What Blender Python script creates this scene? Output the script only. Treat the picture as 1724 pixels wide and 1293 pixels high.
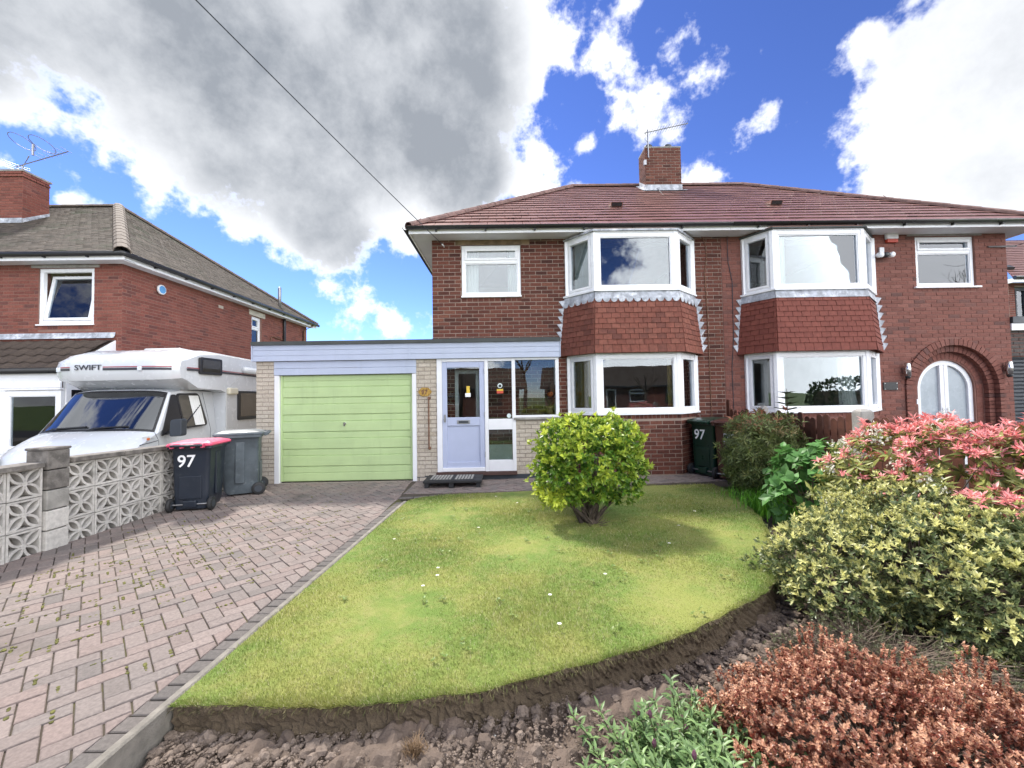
import bpy, math, random
import numpy as np
from mathutils import Vector, Matrix, Euler
R = math.radians
random.seed(7); rng = np.random.default_rng(7)
for o in list(bpy.data.objects): bpy.data.objects.remove(o)
S = bpy.context.scene
COL = S.collection

# ------------------------------------------------------------------ camera
cam = bpy.data.cameras.new('camera'); camo = bpy.data.objects.new('camera', cam); COL.objects.link(camo)
S.camera = camo
cam.sensor_width = 36; cam.lens = 36*690/1724; cam.clip_start = .05; cam.clip_end = 3000
_p, _r, _y = R(1.8), R(.96), R(.6)
CAM = Vector((0, 0, 1.517))
fw = Vector((math.sin(_y)*math.cos(_p), math.cos(_y)*math.cos(_p), math.sin(_p)))
rt0 = Vector((math.cos(_y), -math.sin(_y), 0)); up0 = rt0.cross(fw)
rt = rt0*math.cos(_r)-up0*math.sin(_r); up = up0*math.cos(_r)+rt0*math.sin(_r)
camo.matrix_world = Matrix(((rt.x, up.x, -fw.x, CAM.x), (rt.y, up.y, -fw.y, CAM.y), (rt.z, up.z, -fw.z, CAM.z), (0, 0, 0, 1)))

# ------------------------------------------------------------------ light
S.view_settings.view_transform = 'Standard'; S.view_settings.look = 'None'
S.view_settings.exposure = 1.80; S.view_settings.gamma = 1
S.view_settings.use_curve_mapping = False
SUN_EL, SUN_AZ = 52, -42          # azimuth from +Y, negative is towards -X
sl = bpy.data.lights.new('sun', 'SUN'); sl.energy = 2.0; sl.angle = R(6.0); sl.color = (1, .95, .87)
so = bpy.data.objects.new('sun', sl); COL.objects.link(so)
sd = Vector((math.sin(R(SUN_AZ))*math.cos(R(SUN_EL)), math.cos(R(SUN_AZ))*math.cos(R(SUN_EL)), math.sin(R(SUN_EL))))
so.rotation_euler = sd.to_track_quat('Z', 'Y').to_euler()

W = bpy.data.worlds.new('World'); S.world = W; W.use_nodes = True
nt = W.node_tree; nt.nodes.clear()
def nd(t, **k):
    n = nt.nodes.new(t)
    for a, b in k.items(): setattr(n, a, b)
    return n
def lk(a, b): nt.links.new(a, b)
def wmath(op, a, b=None, c=None, clamp=False):
    n = nd('ShaderNodeMath', operation=op, use_clamp=clamp)
    for i, v in enumerate((a, b, c)):
        if v is None: continue
        if isinstance(v, (int, float)): n.inputs[i].default_value = v
        else: lk(v, n.inputs[i])
    return n.outputs[0]
def wramp(v, a, b, c=0., d=1., smooth=True):
    n = nd('ShaderNodeMapRange', interpolation_type='SMOOTHSTEP' if smooth else 'LINEAR')
    lk(v, n.inputs[0])
    for i, x in enumerate((a, b, c, d)): n.inputs[i+1].default_value = x
    return n.outputs[0]
sky = nd('ShaderNodeTexSky', sky_type='NISHITA'); sky.sun_disc = False
sky.sun_elevation = R(SUN_EL); sky.sun_rotation = R(SUN_AZ)
sky.air_density = .9; sky.dust_density = .0; sky.ozone_density = 3.5; sky.altitude = 1200
tc = nd('ShaderNodeTexCoord'); DIR = tc.outputs['Generated']
def wnoise(scale, detail, rough, off=(0, 0, 0)):
    m = nd('ShaderNodeVectorMath', operation='ADD'); lk(DIR, m.inputs[0]); m.inputs[1].default_value = off
    n = nd('ShaderNodeTexNoise'); n.inputs['Scale'].default_value = scale; n.inputs['Detail'].default_value = detail
    n.inputs['Roughness'].default_value = rough; lk(m.outputs[0], n.inputs['Vector']); return n.outputs['Fac']
# cloud banks: direction of the centre, chord radius, greyness of the underside
CLOUDS = [(-0.691, 0.486, 0.534, 0.183, 1.00), (-0.596, 0.549, 0.586, 0.202, 1.00), (-0.510, 0.633, 0.582, 0.246, 1.00), (-0.426, 0.729, 0.536, 0.268, 1.00), (-0.275, 0.755, 0.595, 0.325, 1.00), (-0.381, 0.828, 0.410, 0.146, 0.90), (-0.165, 0.764, 0.624, 0.294, 1.00), (-0.106, 0.860, 0.500, 0.166, 1.00), (-0.088, 0.705, 0.704, 0.129, 0.90), (-0.353, 0.603, 0.715, 0.284, 1.00), (-0.183, 0.606, 0.774, 0.270, 1.00), (-0.542, 0.490, 0.682, 0.228, 1.00), (0.049, 0.735, 0.677, 0.101, 0.00), (0.039, 0.790, 0.612, 0.082, 0.00), (0.071, 0.852, 0.519, 0.091, 0.00), (0.053, 0.884, 0.465, 0.085, 0.00), (-0.300, 0.889, 0.347, 0.123, 0.00), (-0.213, 0.906, 0.366, 0.119, 0.55), (-0.364, 0.858, 0.361, 0.124, 0.90), (-0.648, 0.634, 0.422, 0.088, 0.00), (-0.601, 0.693, 0.398, 0.085, 0.00), (-0.686, 0.580, 0.439, 0.081, 0.00), (-0.506, 0.788, 0.349, 0.090, 0.00), (-0.556, 0.733, 0.393, 0.071, 0.00), (-0.728, 0.589, 0.350, 0.037, 0.00), (-0.694, 0.645, 0.321, 0.036, 0.00), (0.670, 0.553, 0.495, 0.182, 0.62), (0.666, 0.612, 0.427, 0.136, 0.40), (0.716, 0.589, 0.374, 0.168, 0.62), (0.746, 0.519, 0.416, 0.216, 0.60), (0.686, 0.639, 0.348, 0.106, 0.30), (0.576, 0.603, 0.551, 0.094, 0.00), (0.477, 0.732, 0.486, 0.071, 0.00), (0.406, 0.805, 0.432, 0.084, 0.00), (0.169, 0.837, 0.521, 0.043, 0.00), (-0.330, 0.917, 0.223, 0.099, 0.00), (-0.395, 0.884, 0.249, 0.061, 0.00), (-0.266, 0.947, 0.181, 0.084, 0.00)]
dens = grey = None
for (cx, cy, cz, r, g) in CLOUDS:
    v = nd('ShaderNodeVectorMath', operation='DISTANCE'); lk(DIR, v.inputs[0]); v.inputs[1].default_value = (cx, cy, cz)
    b = wramp(v.outputs['Value'], r*1.2, 0., 0., 1.55 if g >= .8 else 1.1 if g >= .3 else .80, smooth=False)
    dens = b if dens is None else wmath('SMOOTH_MAX', dens, b, .30)
    if g:
        gb = wramp(v.outputs['Value'], r*1.15, r*.45, 0, g)
        grey = gb if grey is None else wmath('SMOOTH_MAX', grey, gb, .35)
# scattered cumulus over the rest of the sky
big = wnoise(1.7, 3, .5, (3.1, 1.7, .4))
sep = nd('ShaderNodeSeparateXYZ'); lk(DIR, sep.inputs[0])
rest = wramp(sep.outputs['Y'], .12, -.15)
scat = wmath('MULTIPLY', wramp(big, .37, .57), rest)
dens = wmath('MAXIMUM', dens, scat)
grey = wmath('MAXIMUM', grey, wmath('MULTIPLY', scat, .35))
fb = wnoise(4.6, 7, .62, (.3, .2, .9))
fb2 = wnoise(21., 4, .62, (5.3, 2.2, .1))
n1 = wmath('ADD', wmath('MULTIPLY', fb, 2.3), wmath('MULTIPLY', fb2, .75))
d = wmath('SUBTRACT', wmath('ADD', dens, n1), 1.86)
mask = wramp(d, -.05, .30)
core = wramp(d, .04, .30)
gn = wnoise(4.4, 8, .62, (7.7, 1.1, 2.2))
gfac = wmath('MULTIPLY', wmath('MULTIPLY', core, grey), wramp(gn, .27, .72, .62, 1.04), clamp=True)
cc = nd('ShaderNodeMix', data_type='RGBA'); lk(gfac, cc.inputs[0])
cc.inputs[6].default_value = (4.6, 4.65, 4.75, 1); cc.inputs[7].default_value = (1.12, 1.22, 1.38, 1)
# clouds towards the sun are seen from their shaded side, those opposite it are front-lit and brighter
dt = nd('ShaderNodeVectorMath', operation='DOT_PRODUCT'); lk(DIR, dt.inputs[0]); dt.inputs[1].default_value = (math.sin(R(SUN_AZ)), math.cos(R(SUN_AZ)), 0)
lit = wramp(dt.outputs['Value'], -.15, -.75, 1., 3.7)
ccl = nd('ShaderNodeVectorMath', operation='SCALE'); lk(cc.outputs[2], ccl.inputs[0]); lk(lit, ccl.inputs['Scale'])
hs = nd('ShaderNodeHueSaturation'); hs.inputs['Saturation'].default_value = 1.0; hs.inputs['Value'].default_value = .42; hs.inputs['Hue'].default_value = .506
gm = nd('ShaderNodeGamma'); gm.inputs['Gamma'].default_value = 1.28; lk(sky.outputs[0], gm.inputs['Color']); lk(gm.outputs[0], hs.inputs['Color'])
mx = nd('ShaderNodeMix', data_type='RGBA'); lk(mask, mx.inputs[0]); tn = nd('ShaderNodeMix', data_type='RGBA', blend_type='MULTIPLY'); tn.inputs[0].default_value = 1; lk(hs.outputs[0], tn.inputs[6]); tn.inputs[7].default_value = (.88, .90, 1.08, 1); lk(tn.outputs[2], mx.inputs[6]); lk(ccl.outputs[0], mx.inputs[7])
bg = nd('ShaderNodeBackground'); bg.inputs['Strength'].default_value = .10; lk(mx.outputs[2], bg.inputs[0])
wo = nd('ShaderNodeOutputWorld'); lk(bg.outputs[0], wo.inputs[0])

# lettering outlines are made while the scene is still empty (cheap to evaluate)
TXT = {}
for _s, _d, _b in (('97', .003, .006), ('97', .003, .003), ('SWIFT', .003, .002)):
    cu = bpy.data.curves.new('lettering', 'FONT'); cu.body = _s; cu.extrude = .02; cu.offset = _b*4; cu.resolution_u = 4
    o = bpy.data.objects.new('lettering', cu); COL.objects.link(o); bpy.context.view_layer.update()
    TXT[_s, _b] = bpy.data.meshes.new_from_object(o.evaluated_get(bpy.context.evaluated_depsgraph_get())); bpy.data.objects.remove(o)
# ------------------------------------------------------------------ materials
def col4(c): return (c[0], c[1], c[2], 1)
class NT:
    def __init__(s, name):
        s.m = bpy.data.materials.new(name); s.m.use_nodes = True; s.t = s.m.node_tree; s.t.nodes.clear()
        s.out = s.n('ShaderNodeOutputMaterial')
    def n(s, t, **k):
        x = s.t.nodes.new(t)
        for a, b in k.items(): setattr(x, a, b)
        return x
    def l(s, a, b): s.t.links.new(a, b)
    def math(s, op, a, b=None, clamp=False):
        n = s.n('ShaderNodeMath', operation=op, use_clamp=clamp)
        for i, v in enumerate((a, b)):
            if v is None: continue
            if isinstance(v, (int, float)): n.inputs[i].default_value = v
            else: s.l(v, n.inputs[i])
        return n.outputs[0]
    def pos(s):
        if not hasattr(s, '_p'): s._p = s.n('ShaderNodeNewGeometry').outputs['Position']
        return s._p
    def noise(s, scale, detail=4, rough=.55, stretch=None):
        n = s.n('ShaderNodeTexNoise'); n.inputs['Scale'].default_value = scale; n.inputs['Detail'].default_value = detail
        n.inputs['Roughness'].default_value = rough
        v = s.pos()
        if stretch:
            m = s.n('ShaderNodeVectorMath', operation='MULTIPLY'); s.l(v, m.inputs[0]); m.inputs[1].default_value = stretch; v = m.outputs[0]
        s.l(v, n.inputs['Vector']); return n.outputs['Fac']
    def rng(s, v, a, b, c=0., d=1.):
        n = s.n('ShaderNodeMapRange', interpolation_type='SMOOTHSTEP'); s.l(v, n.inputs[0])
        for i, x in enumerate((a, b, c, d)): n.inputs[i+1].default_value = x
        return n.outputs[0]
    def attr(s, name): return s.n('ShaderNodeAttribute', attribute_name=name).outputs['Fac']
    def fac(s):
        o = s.n('ShaderNodeObjectInfo').outputs['Random']
        return s.math('FRACT', s.math('ADD', s.attr('rnd'), o))
    def ramp(s, v, stops):
        n = s.n('ShaderNodeValToRGB'); e = n.color_ramp.elements
        while len(e) < len(stops): e.new(.5)
        for i, c in enumerate(stops):
            e[i].position = i/(len(stops)-1) if len(c) == 3 else c[3]; e[i].color = col4(c)
        s.l(v, n.inputs[0]); return n.outputs[0]
    def mix(s, f, a, b, mode='MIX'):
        n = s.n('ShaderNodeMix', data_type='RGBA', blend_type=mode)
        if isinstance(f, (int, float)): n.inputs[0].default_value = f
        else: s.l(f, n.inputs[0])
        for i, v in ((6, a), (7, b)):
            if isinstance(v, tuple): n.inputs[i].default_value = col4(v)
            else: s.l(v, n.inputs[i])
        return n.outputs[2]
    def bump(s, h, strength, dist=.01):
        b = s.n('ShaderNodeBump'); b.inputs['Strength'].default_value = strength; b.inputs['Distance'].default_value = dist
        s.l(h, b.inputs['Height']); return b.outputs[0]
    def pbr(s, c, rough=.7, metal=0., bump=None, spec=.5, coat=0.):
        p = s.n('ShaderNodeBsdfPrincipled')
        if isinstance(c, tuple): p.inputs['Base Color'].default_value = col4(c)
        else: s.l(c, p.inputs['Base Color'])
        if isinstance(rough, (int, float)): p.inputs['Roughness'].default_value = rough
        else: s.l(rough, p.inputs['Roughness'])
        p.inputs['Metallic'].default_value = metal; p.inputs['Specular IOR Level'].default_value = spec
        p.inputs['Coat Weight'].default_value = coat; p.inputs['Coat Roughness'].default_value = .05
        if bump is not None: s.l(bump, p.inputs['Normal'])
        s.p = p; s.l(p.outputs[0], s.out.inputs[0]); return s.m
def simple(name, c, rough=.6, metal=0., var=.12, nscale=3., bump=0., bscale=60., spec=.5, coat=0., dirt=None, streak=0.):
    t = NT(name)
    base = t.mix(t.rng(t.noise(nscale, 5), .3, .7), tuple(x*(1-var) for x in c), tuple(min(1, x*(1+var)) for x in c))
    if dirt: base = t.mix(t.rng(t.noise(dirt[1], 7, .7), dirt[2], dirt[3]), base, dirt[0])
    if streak: base = t.mix(t.math('MULTIPLY', t.rng(t.noise(1.0, 6, .65, (9., 9., .9)), .52, .78), streak), base, tuple(x*.45+.02 for x in c))
    rr = t.rng(t.noise(nscale*2.3, 4), .3, .7, max(.02, rough-.08), min(1, rough+.08))
    b = t.bump(t.noise(bscale, 4), bump) if bump else None
    return t.pbr(base, rr, metal, b, spec, coat)
def pieces_mat(name, stops, rough=.85, grain=.35, nscale=35., bump=.35, bscale=160., patch=None, spec=.4):
    t = NT(name)
    c = t.ramp(t.fac(), stops)
    g = t.rng(t.noise(nscale, 6, .65), .25, .75, 1-grain, 1+grain)
    m = t.n('ShaderNodeVectorMath', operation='SCALE'); t.l(c, m.inputs[0]); t.l(g, m.inputs['Scale']); c = m.outputs[0]
    if patch: c = t.mix(t.rng(t.noise(patch[1], 6, .62), patch[2], patch[3]), c, patch[0])
    return t.pbr(c, rough, 0, t.bump(t.noise(bscale, 5, .65), bump, .004), spec)
def leaf_mat(name, old, new, edge=None, rough=.42, trans=.32):
    t = NT(name)
    f = t.fac()
    a = t.mix(f, tuple(x*.62 for x in old), tuple(x*1.3 for x in old))
    b = t.mix(f, tuple(x*.72 for x in new), tuple(min(1, x*1.2) for x in new))
    c = t.mix(t.attr('tip'), a, b)
    if edge: c = t.mix(t.math('MULTIPLY', t.attr('edge'), edge[3]), c, edge[:3])
    p = t.n('ShaderNodeBsdfPrincipled'); t.l(c, p.inputs['Base Color']); p.inputs['Roughness'].default_value = rough
    p.inputs['Specular IOR Level'].default_value = .4
    tr = t.n('ShaderNodeBsdfTranslucent'); t.l(c, tr.inputs[0])
    mx = t.n('ShaderNodeMixShader'); mx.inputs[0].default_value = trans
    t.l(p.outputs[0], mx.inputs[1]); t.l(tr.outputs[0], mx.inputs[2]); t.l(mx.outputs[0], t.out.inputs[0])
    return t.m
def glass_mat(name, refl=.3, tint=(.82, .86, .85), rough=0.0, wav=.0):
    t = NT(name)
    fr = t.n('ShaderNodeFresnel'); fr.inputs[0].default_value = 1.5
    f = t.math('ADD', t.math('MULTIPLY', fr.outputs[0], 1.0), refl, clamp=True)
    g = t.n('ShaderNodeBsdfGlossy'); g.inputs['Roughness'].default_value = rough; g.inputs[0].default_value = (.92, .95, 1, 1)
    if wav: t.l(t.bump(t.noise(1.3, 2), wav, .02), g.inputs['Normal'])
    tr = t.n('ShaderNodeBsdfTransparent'); tr.inputs[0].default_value = col4(tint)
    mx = t.n('ShaderNodeMixShader'); t.l(f, mx.inputs[0]); t.l(tr.outputs[0], mx.inputs[1]); t.l(g.outputs[0], mx.inputs[2])
    t.l(mx.outputs[0], t.out.inputs[0]); return t.m
M = {}
M['brick97'] = pieces_mat('brick_red', [(.058, .019, .013), (.115, .036, .023), (.148, .050, .032), (.098, .031, .021), (.172, .064, .041)], patch=((.075, .036, .027), 1.1, .60, .80))
M['mortar97'] = simple('mortar_buff', (.33, .25, .20), .95, bump=.4, bscale=150)
M['brickn'] = pieces_mat('brick_brown_red', [(.165, .062, .046), (.215, .082, .060), (.185, .070, .052), (.235, .096, .072), (.115, .055, .046)], grain=.25)
M['mortarn'] = simple('mortar_red', (.235, .115, .09), .95, bump=.4, bscale=150)
M['brickl'] = pieces_mat('brick_left', [(.15, .048, .036), (.225, .074, .052), (.19, .062, .046), (.245, .086, .062), (.125, .048, .040)], grain=.25)
M['mortarl'] = simple('mortar_left', (.24, .135, .105), .95)
M['brickc'] = pieces_mat('brick_cream', [(.40, .345, .275), (.48, .42, .345), (.44, .385, .315), (.51, .455, .38)], grain=.16, patch=((.33, .28, .22), 6., .62, .82))
M['mortarc'] = simple('mortar_grey', (.30, .26, .22), .95)
M['brickd'] = pieces_mat('brick_dark_grey', [(.07, .06, .055), (.10, .085, .075), (.085, .07, .06)])
M['tile'] = pieces_mat('roof_tile_red', [(.165, .068, .054), (.19, .080, .063), (.177, .074, .058), (.205, .088, .070)], rough=.40, grain=.2, nscale=9, bump=.12, spec=1.)
M['tilel'] = pieces_mat('roof_tile_weathered', [(.072, .058, .046), (.10, .080, .062), (.085, .069, .055), (.112, .09, .071)], rough=.9, grain=.35, nscale=6, patch=((.048, .055, .030), 1.2, .50, .72))
M['tilep'] = pieces_mat('roof_tile_brown', [(.055, .040, .032), (.075, .055, .042), (.065, .048, .038)], rough=.85, patch=((.14, .13, .11), 9., .66, .76))
M['ridge'] = pieces_mat('ridge_tile', [(.15, .085, .072), (.18, .105, .09), (.165, .095, .08)], rough=.7, nscale=10)
M['ridgel'] = pieces_mat('ridge_tile_weathered', [(.095, .074, .058), (.12, .094, .074), (.107, .084, .066)], rough=.85, nscale=10, patch=((.35, .31, .26), 7., .62, .75))
M['hang'] = pieces_mat('hanging_tile_clay', [(.155, .050, .034), (.195, .066, .045), (.175, .058, .039), (.215, .078, .053), (.125, .043, .031)], grain=.25, nscale=18, patch=((.07, .035, .026), 5., .62, .82))
M['hangn'] = pieces_mat('hanging_tile_red', [(.165, .047, .034), (.195, .058, .041), (.18, .052, .037)], grain=.18, nscale=18)
M['lead'] = simple('lead', (.36, .38, .42), .5, .0, var=.35, nscale=9, bump=.3, bscale=18, dirt=((.66, .68, .72), 6., .46, .66))
M['upvc'] = simple('upvc_white', (.88, .885, .895), .32, var=.02, streak=.10)
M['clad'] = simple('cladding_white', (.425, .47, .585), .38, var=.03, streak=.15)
M['whitewood'] = simple('painted_wood_white', (.74, .74, .76), .5, var=.04, dirt=((.45, .42, .38), 16., .70, .78))
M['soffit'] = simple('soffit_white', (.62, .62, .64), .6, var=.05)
M['gutter'] = simple('gutter_black', (.015, .015, .016), .35)
M['felt'] = simple('roof_felt', (.065, .070, .068), .9, bump=.3)
M['gdoor'] = simple('garage_door_green', (.43, .55, .27), .42, streak=.2, var=.05, nscale=2.5, dirt=((.50, .60, .37), 7., .66, .76))
M['fdoor'] = simple('door_lavender', (.41, .45, .60), .45, var=.03)
M['glass'] = glass_mat('window_glass', .045, wav=.05)
M['glassd'] = glass_mat('porch_glass', .02, wav=.05)
M['glassv'] = glass_mat('vehicle_glass', .18, (.5, .55, .55))
M['frost'] = simple('frosted_glass', (.40, .45, .48), .25, var=.06, nscale=4)
M['dark'] = simple('dark_interior', (.05, .045, .04), .9)
M['room'] = simple('room_plaster', (.52, .49, .45), .9)
M['black'] = simple('black_plastic', (.016, .016, .018), .4)
M['rubber'] = simple('rubber', (.02, .02, .021), .7)
M['chrome'] = simple('metal_bright', (.6, .6, .6), .25, 1.)
M['steel'] = simple('metal_dull', (.33, .33, .34), .45, .9)
M['brass'] = simple('brass_worn', (.42, .26, .07), .45, .8, var=.5, nscale=60)
M['rust'] = simple('rust_metal', (.17, .085, .05), .8, var=.5, nscale=40)
M['concrete'] = simple('concrete', (.30, .285, .26), .92, var=.2, nscale=7, bump=.5, bscale=70, dirt=((.13, .12, .10), 5., .55, .75))
M['kerb'] = simple('kerb_concrete', (.20, .182, .155), .92, var=.2, nscale=14, bump=.5, bscale=120, dirt=((.15, .145, .11), 9., .55, .75))
M['conwall'] = pieces_mat('screen_block', [(.48, .455, .42), (.55, .52, .48), (.51, .485, .45), (.44, .415, .385)], rough=.95, grain=.18, nscale=22, patch=((.17, .155, .135), 2.6, .58, .78))
M['concap'] = simple('coping_and_hole_shade', (.16, .145, .13), .95, var=.35, nscale=11, bump=.5, bscale=60, dirt=((.30, .28, .25), 8., .56, .72))
M['paver'] = pieces_mat('paver', [(.172, .138, .125), (.212, .163, .146), (.175, .150, .138), (.228, .183, .165), (.140, .122, .113)], rough=.92, grain=.22, nscale=50, bump=.4, patch=((.115, .099, .087), 1.3, .50, .74))
M['paverg'] = pieces_mat('paver_grey', [(.108, .096, .088), (.13, .114, .104), (.117, .104, .096), (.10, .09, .084)], rough=.92, grain=.22, nscale=50, bump=.4)
t = NT('joint_sand'); M['joint'] = t.pbr(t.mix(t.rng(t.noise(2.2, 5), .50, .66), (.060, .046, .033), (.085, .080, .022)), .95, 0, t.bump(t.noise(90, 5), .6))
t = NT('soil')
c = t.mix(t.noise(14, 8, .7), (.092, .066, .050), (.215, .163, .127)); c = t.mix(t.rng(t.noise(2.5, 4), .4, .7), c, (.145, .105, .082))
M['soil'] = t.pbr(c, .98, 0, t.bump(t.noise(120, 8, .7), .8, .01))
t = NT('clod'); c = t.mix(t.fac(), (.11, .081, .063), (.265, .207, .165)); c = t.mix(t.rng(t.noise(60, 5), .4, .8), c, (.105, .078, .062))
M['clod'] = t.pbr(c, .98, 0, t.bump(t.noise(170, 6, .7), .7, .006))
t = NT('turf_edge'); c = t.mix(t.noise(25, 7, .7), (.055, .040, .026), (.19, .14, .088)); M['turfedge'] = t.pbr(c, 1., 0, t.bump(t.noise(60, 6, .7), 1., .02))
def grass_cols(t):
    p = t.rng(t.noise(1.15, 5, .6), .40, .62); q = t.rng(t.noise(8.0, 6, .7), .42, .70)
    g = t.mix(p, (.16, .262, .042), (.30, .328, .075))
    return t.mix(t.math('MULTIPLY', q, .5), g, (.40, .35, .13))
t = NT('lawn_soil'); M['lawn'] = t.pbr(t.mix(.35, grass_cols(t), (.06, .07, .02)), 1., 0, t.bump(t.noise(90, 5), .8, .01))
t = NT('grass_blade'); f = t.fac(); c = t.mix(f, t.mix(.35, grass_cols(t), (.07, .11, .02)), t.mix(.45, grass_cols(t), (.56, .55, .26)))
c = t.mix(t.rng(f, .90, .93), c, (.55, .50, .31))
b_ = t.n('ShaderNodeBsdfDiffuse'); t.l(c, b_.inputs[0]); tr = t.n('ShaderNodeBsdfTranslucent'); t.l(c, tr.inputs[0])
mx = t.n('ShaderNodeMixShader'); mx.inputs[0].default_value = .35; t.l(b_.outputs[0], mx.inputs[1]); t.l(tr.outputs[0], mx.inputs[2]); t.l(mx.outputs[0], t.out.inputs[0]); M['blade'] = t.m
t = NT('straw'); M['straw'] = t.pbr(t.ramp(t.fac(), [(.07, .05, .025), (.14, .11, .05), (.11, .13, .035), (.24, .20, .10)]), .9)
M['verge'] = simple('rough_grass', (.10, .15, .035), 1., var=.35, nscale=2.)
M['asphalt'] = simple('asphalt', (.055, .055, .056), .9, bump=.4, bscale=200)
M['bark'] = simple('bark', (.085, .065, .05), .95, var=.35, nscale=30, bump=.6, bscale=60)
M['twig'] = simple('twig', (.15, .115, .085), .95, var=.3, nscale=30)
M['fence'] = pieces_mat('fence_stain', [(.085, .030, .018), (.11, .038, .022), (.095, .034, .021)], rough=.7, grain=.3, nscale=12)
M['camper'] = simple('motorhome_white', (.58, .60, .62), .22, var=.01, coat=.4, streak=.18)
M['camperg'] = simple('motorhome_grey_white', (.62, .62, .61), .35, var=.03)
M['stripe'] = simple('decal_dark', (.04, .04, .05), .4); M['stripered'] = simple('decal_red', (.30, .04, .05), .4)
M['white'] = simple('white_paint', (.82, .82, .82), .5, var=.01)
M['binblue'] = simple('bin_dark_navy', (.016, .022, .034), .38, var=.1, dirt=((.045, .05, .058), 8., .58, .76))
M['bingrey'] = simple('bin_grey', (.075, .092, .105), .48, var=.25, nscale=5, dirt=((.16, .185, .20), 9., .55, .72))
M['bingreen'] = simple('bin_green', (.006, .030, .018), .35)
M['binbrown'] = simple('bin_brown', (.07, .024, .016), .4)
M['pink'] = simple('lid_pink', (.62, .075, .15), .4)
M['curtg'] = simple('curtain_gold', (.46, .33, .11), .85, var=.12)
M['curtw'] = simple('curtain_white', (.72, .72, .70), .85, var=.05)
M['curtb'] = simple('curtain_brown', (.16, .10, .075), .85, var=.2, nscale=20)
M['terracotta'] = simple('pot_terracotta', (.33, .20, .12), .8)
M['yellow'] = simple('sticker_yellow', (.65, .45, .05), .5); M['red'] = simple('sticker_red', (.5, .06, .03), .5); M['orange'] = simple('orange_lens', (.65, .16, .04), .3)
M['sticker'] = simple('sticker_pale', (.62, .70, .68), .5)
M['alarm'] = simple('alarm_blue', (.10, .30, .58), .4)
M['char'] = simple('charcoal_metal', (.035, .042, .052), .5)
M['lens'] = simple('lamp_glass', (.62, .66, .70), .12, spec=.8)
M['seat'] = simple('seat_fabric', (.30, .29, .27), .9)

# ------------------------------------------------------------------ geometry helpers
def prop(o, label=None, cat=None, group=None, kind=None):
    if label: o['label'] = label
    if cat: o['category'] = cat
    if group: o['group'] = group
    if kind: o['kind'] = kind
    return o
def empty(name, loc, label, cat, group=None):
    o = bpy.data.objects.new(name, None); COL.objects.link(o); o.location = loc; o.empty_display_size = .1
    return prop(o, label, cat, group)
def world_of(o):
    m = o.matrix_basis.copy()
    while o.parent: o = o.parent; m = o.matrix_basis @ m
    return m
def link(name, me, parent=None, mw=None):
    o = bpy.data.objects.new(name, me); COL.objects.link(o)
    mw = mw or Matrix()
    if parent is not None:
        o.parent = parent; o.matrix_basis = world_of(parent).inverted() @ mw
    else: o.matrix_basis = mw
    return o
def shade(me, smooth):
    if smooth: me.polygons.foreach_set('use_smooth', [True]*len(me.polygons))
class Fr:                                   # a local frame: right, up, out
    def __init__(s, o, u, v=(0, 0, 1), n=None):
        s.o = Vector(o); s.u = Vector(u).normalized(); s.v = Vector(v).normalized(); s.n = Vector(n).normalized() if n is not None else s.u.cross(s.v)
    def p(s, a, b, c=0): return s.o+s.u*a+s.v*b+s.n*c
    def sub(s, a, b, c=0): return Fr(s.p(a, b, c), s.u, s.v, s.n)
    def mat(s, a=0, b=0, c=0):
        o = s.p(a, b, c); u, v, n = s.u, s.v, s.n
        return Matrix(((u.x, v.x, n.x, o.x), (u.y, v.y, n.y, o.y), (u.z, v.z, n.z, o.z), (0, 0, 0, 1)))
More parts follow.
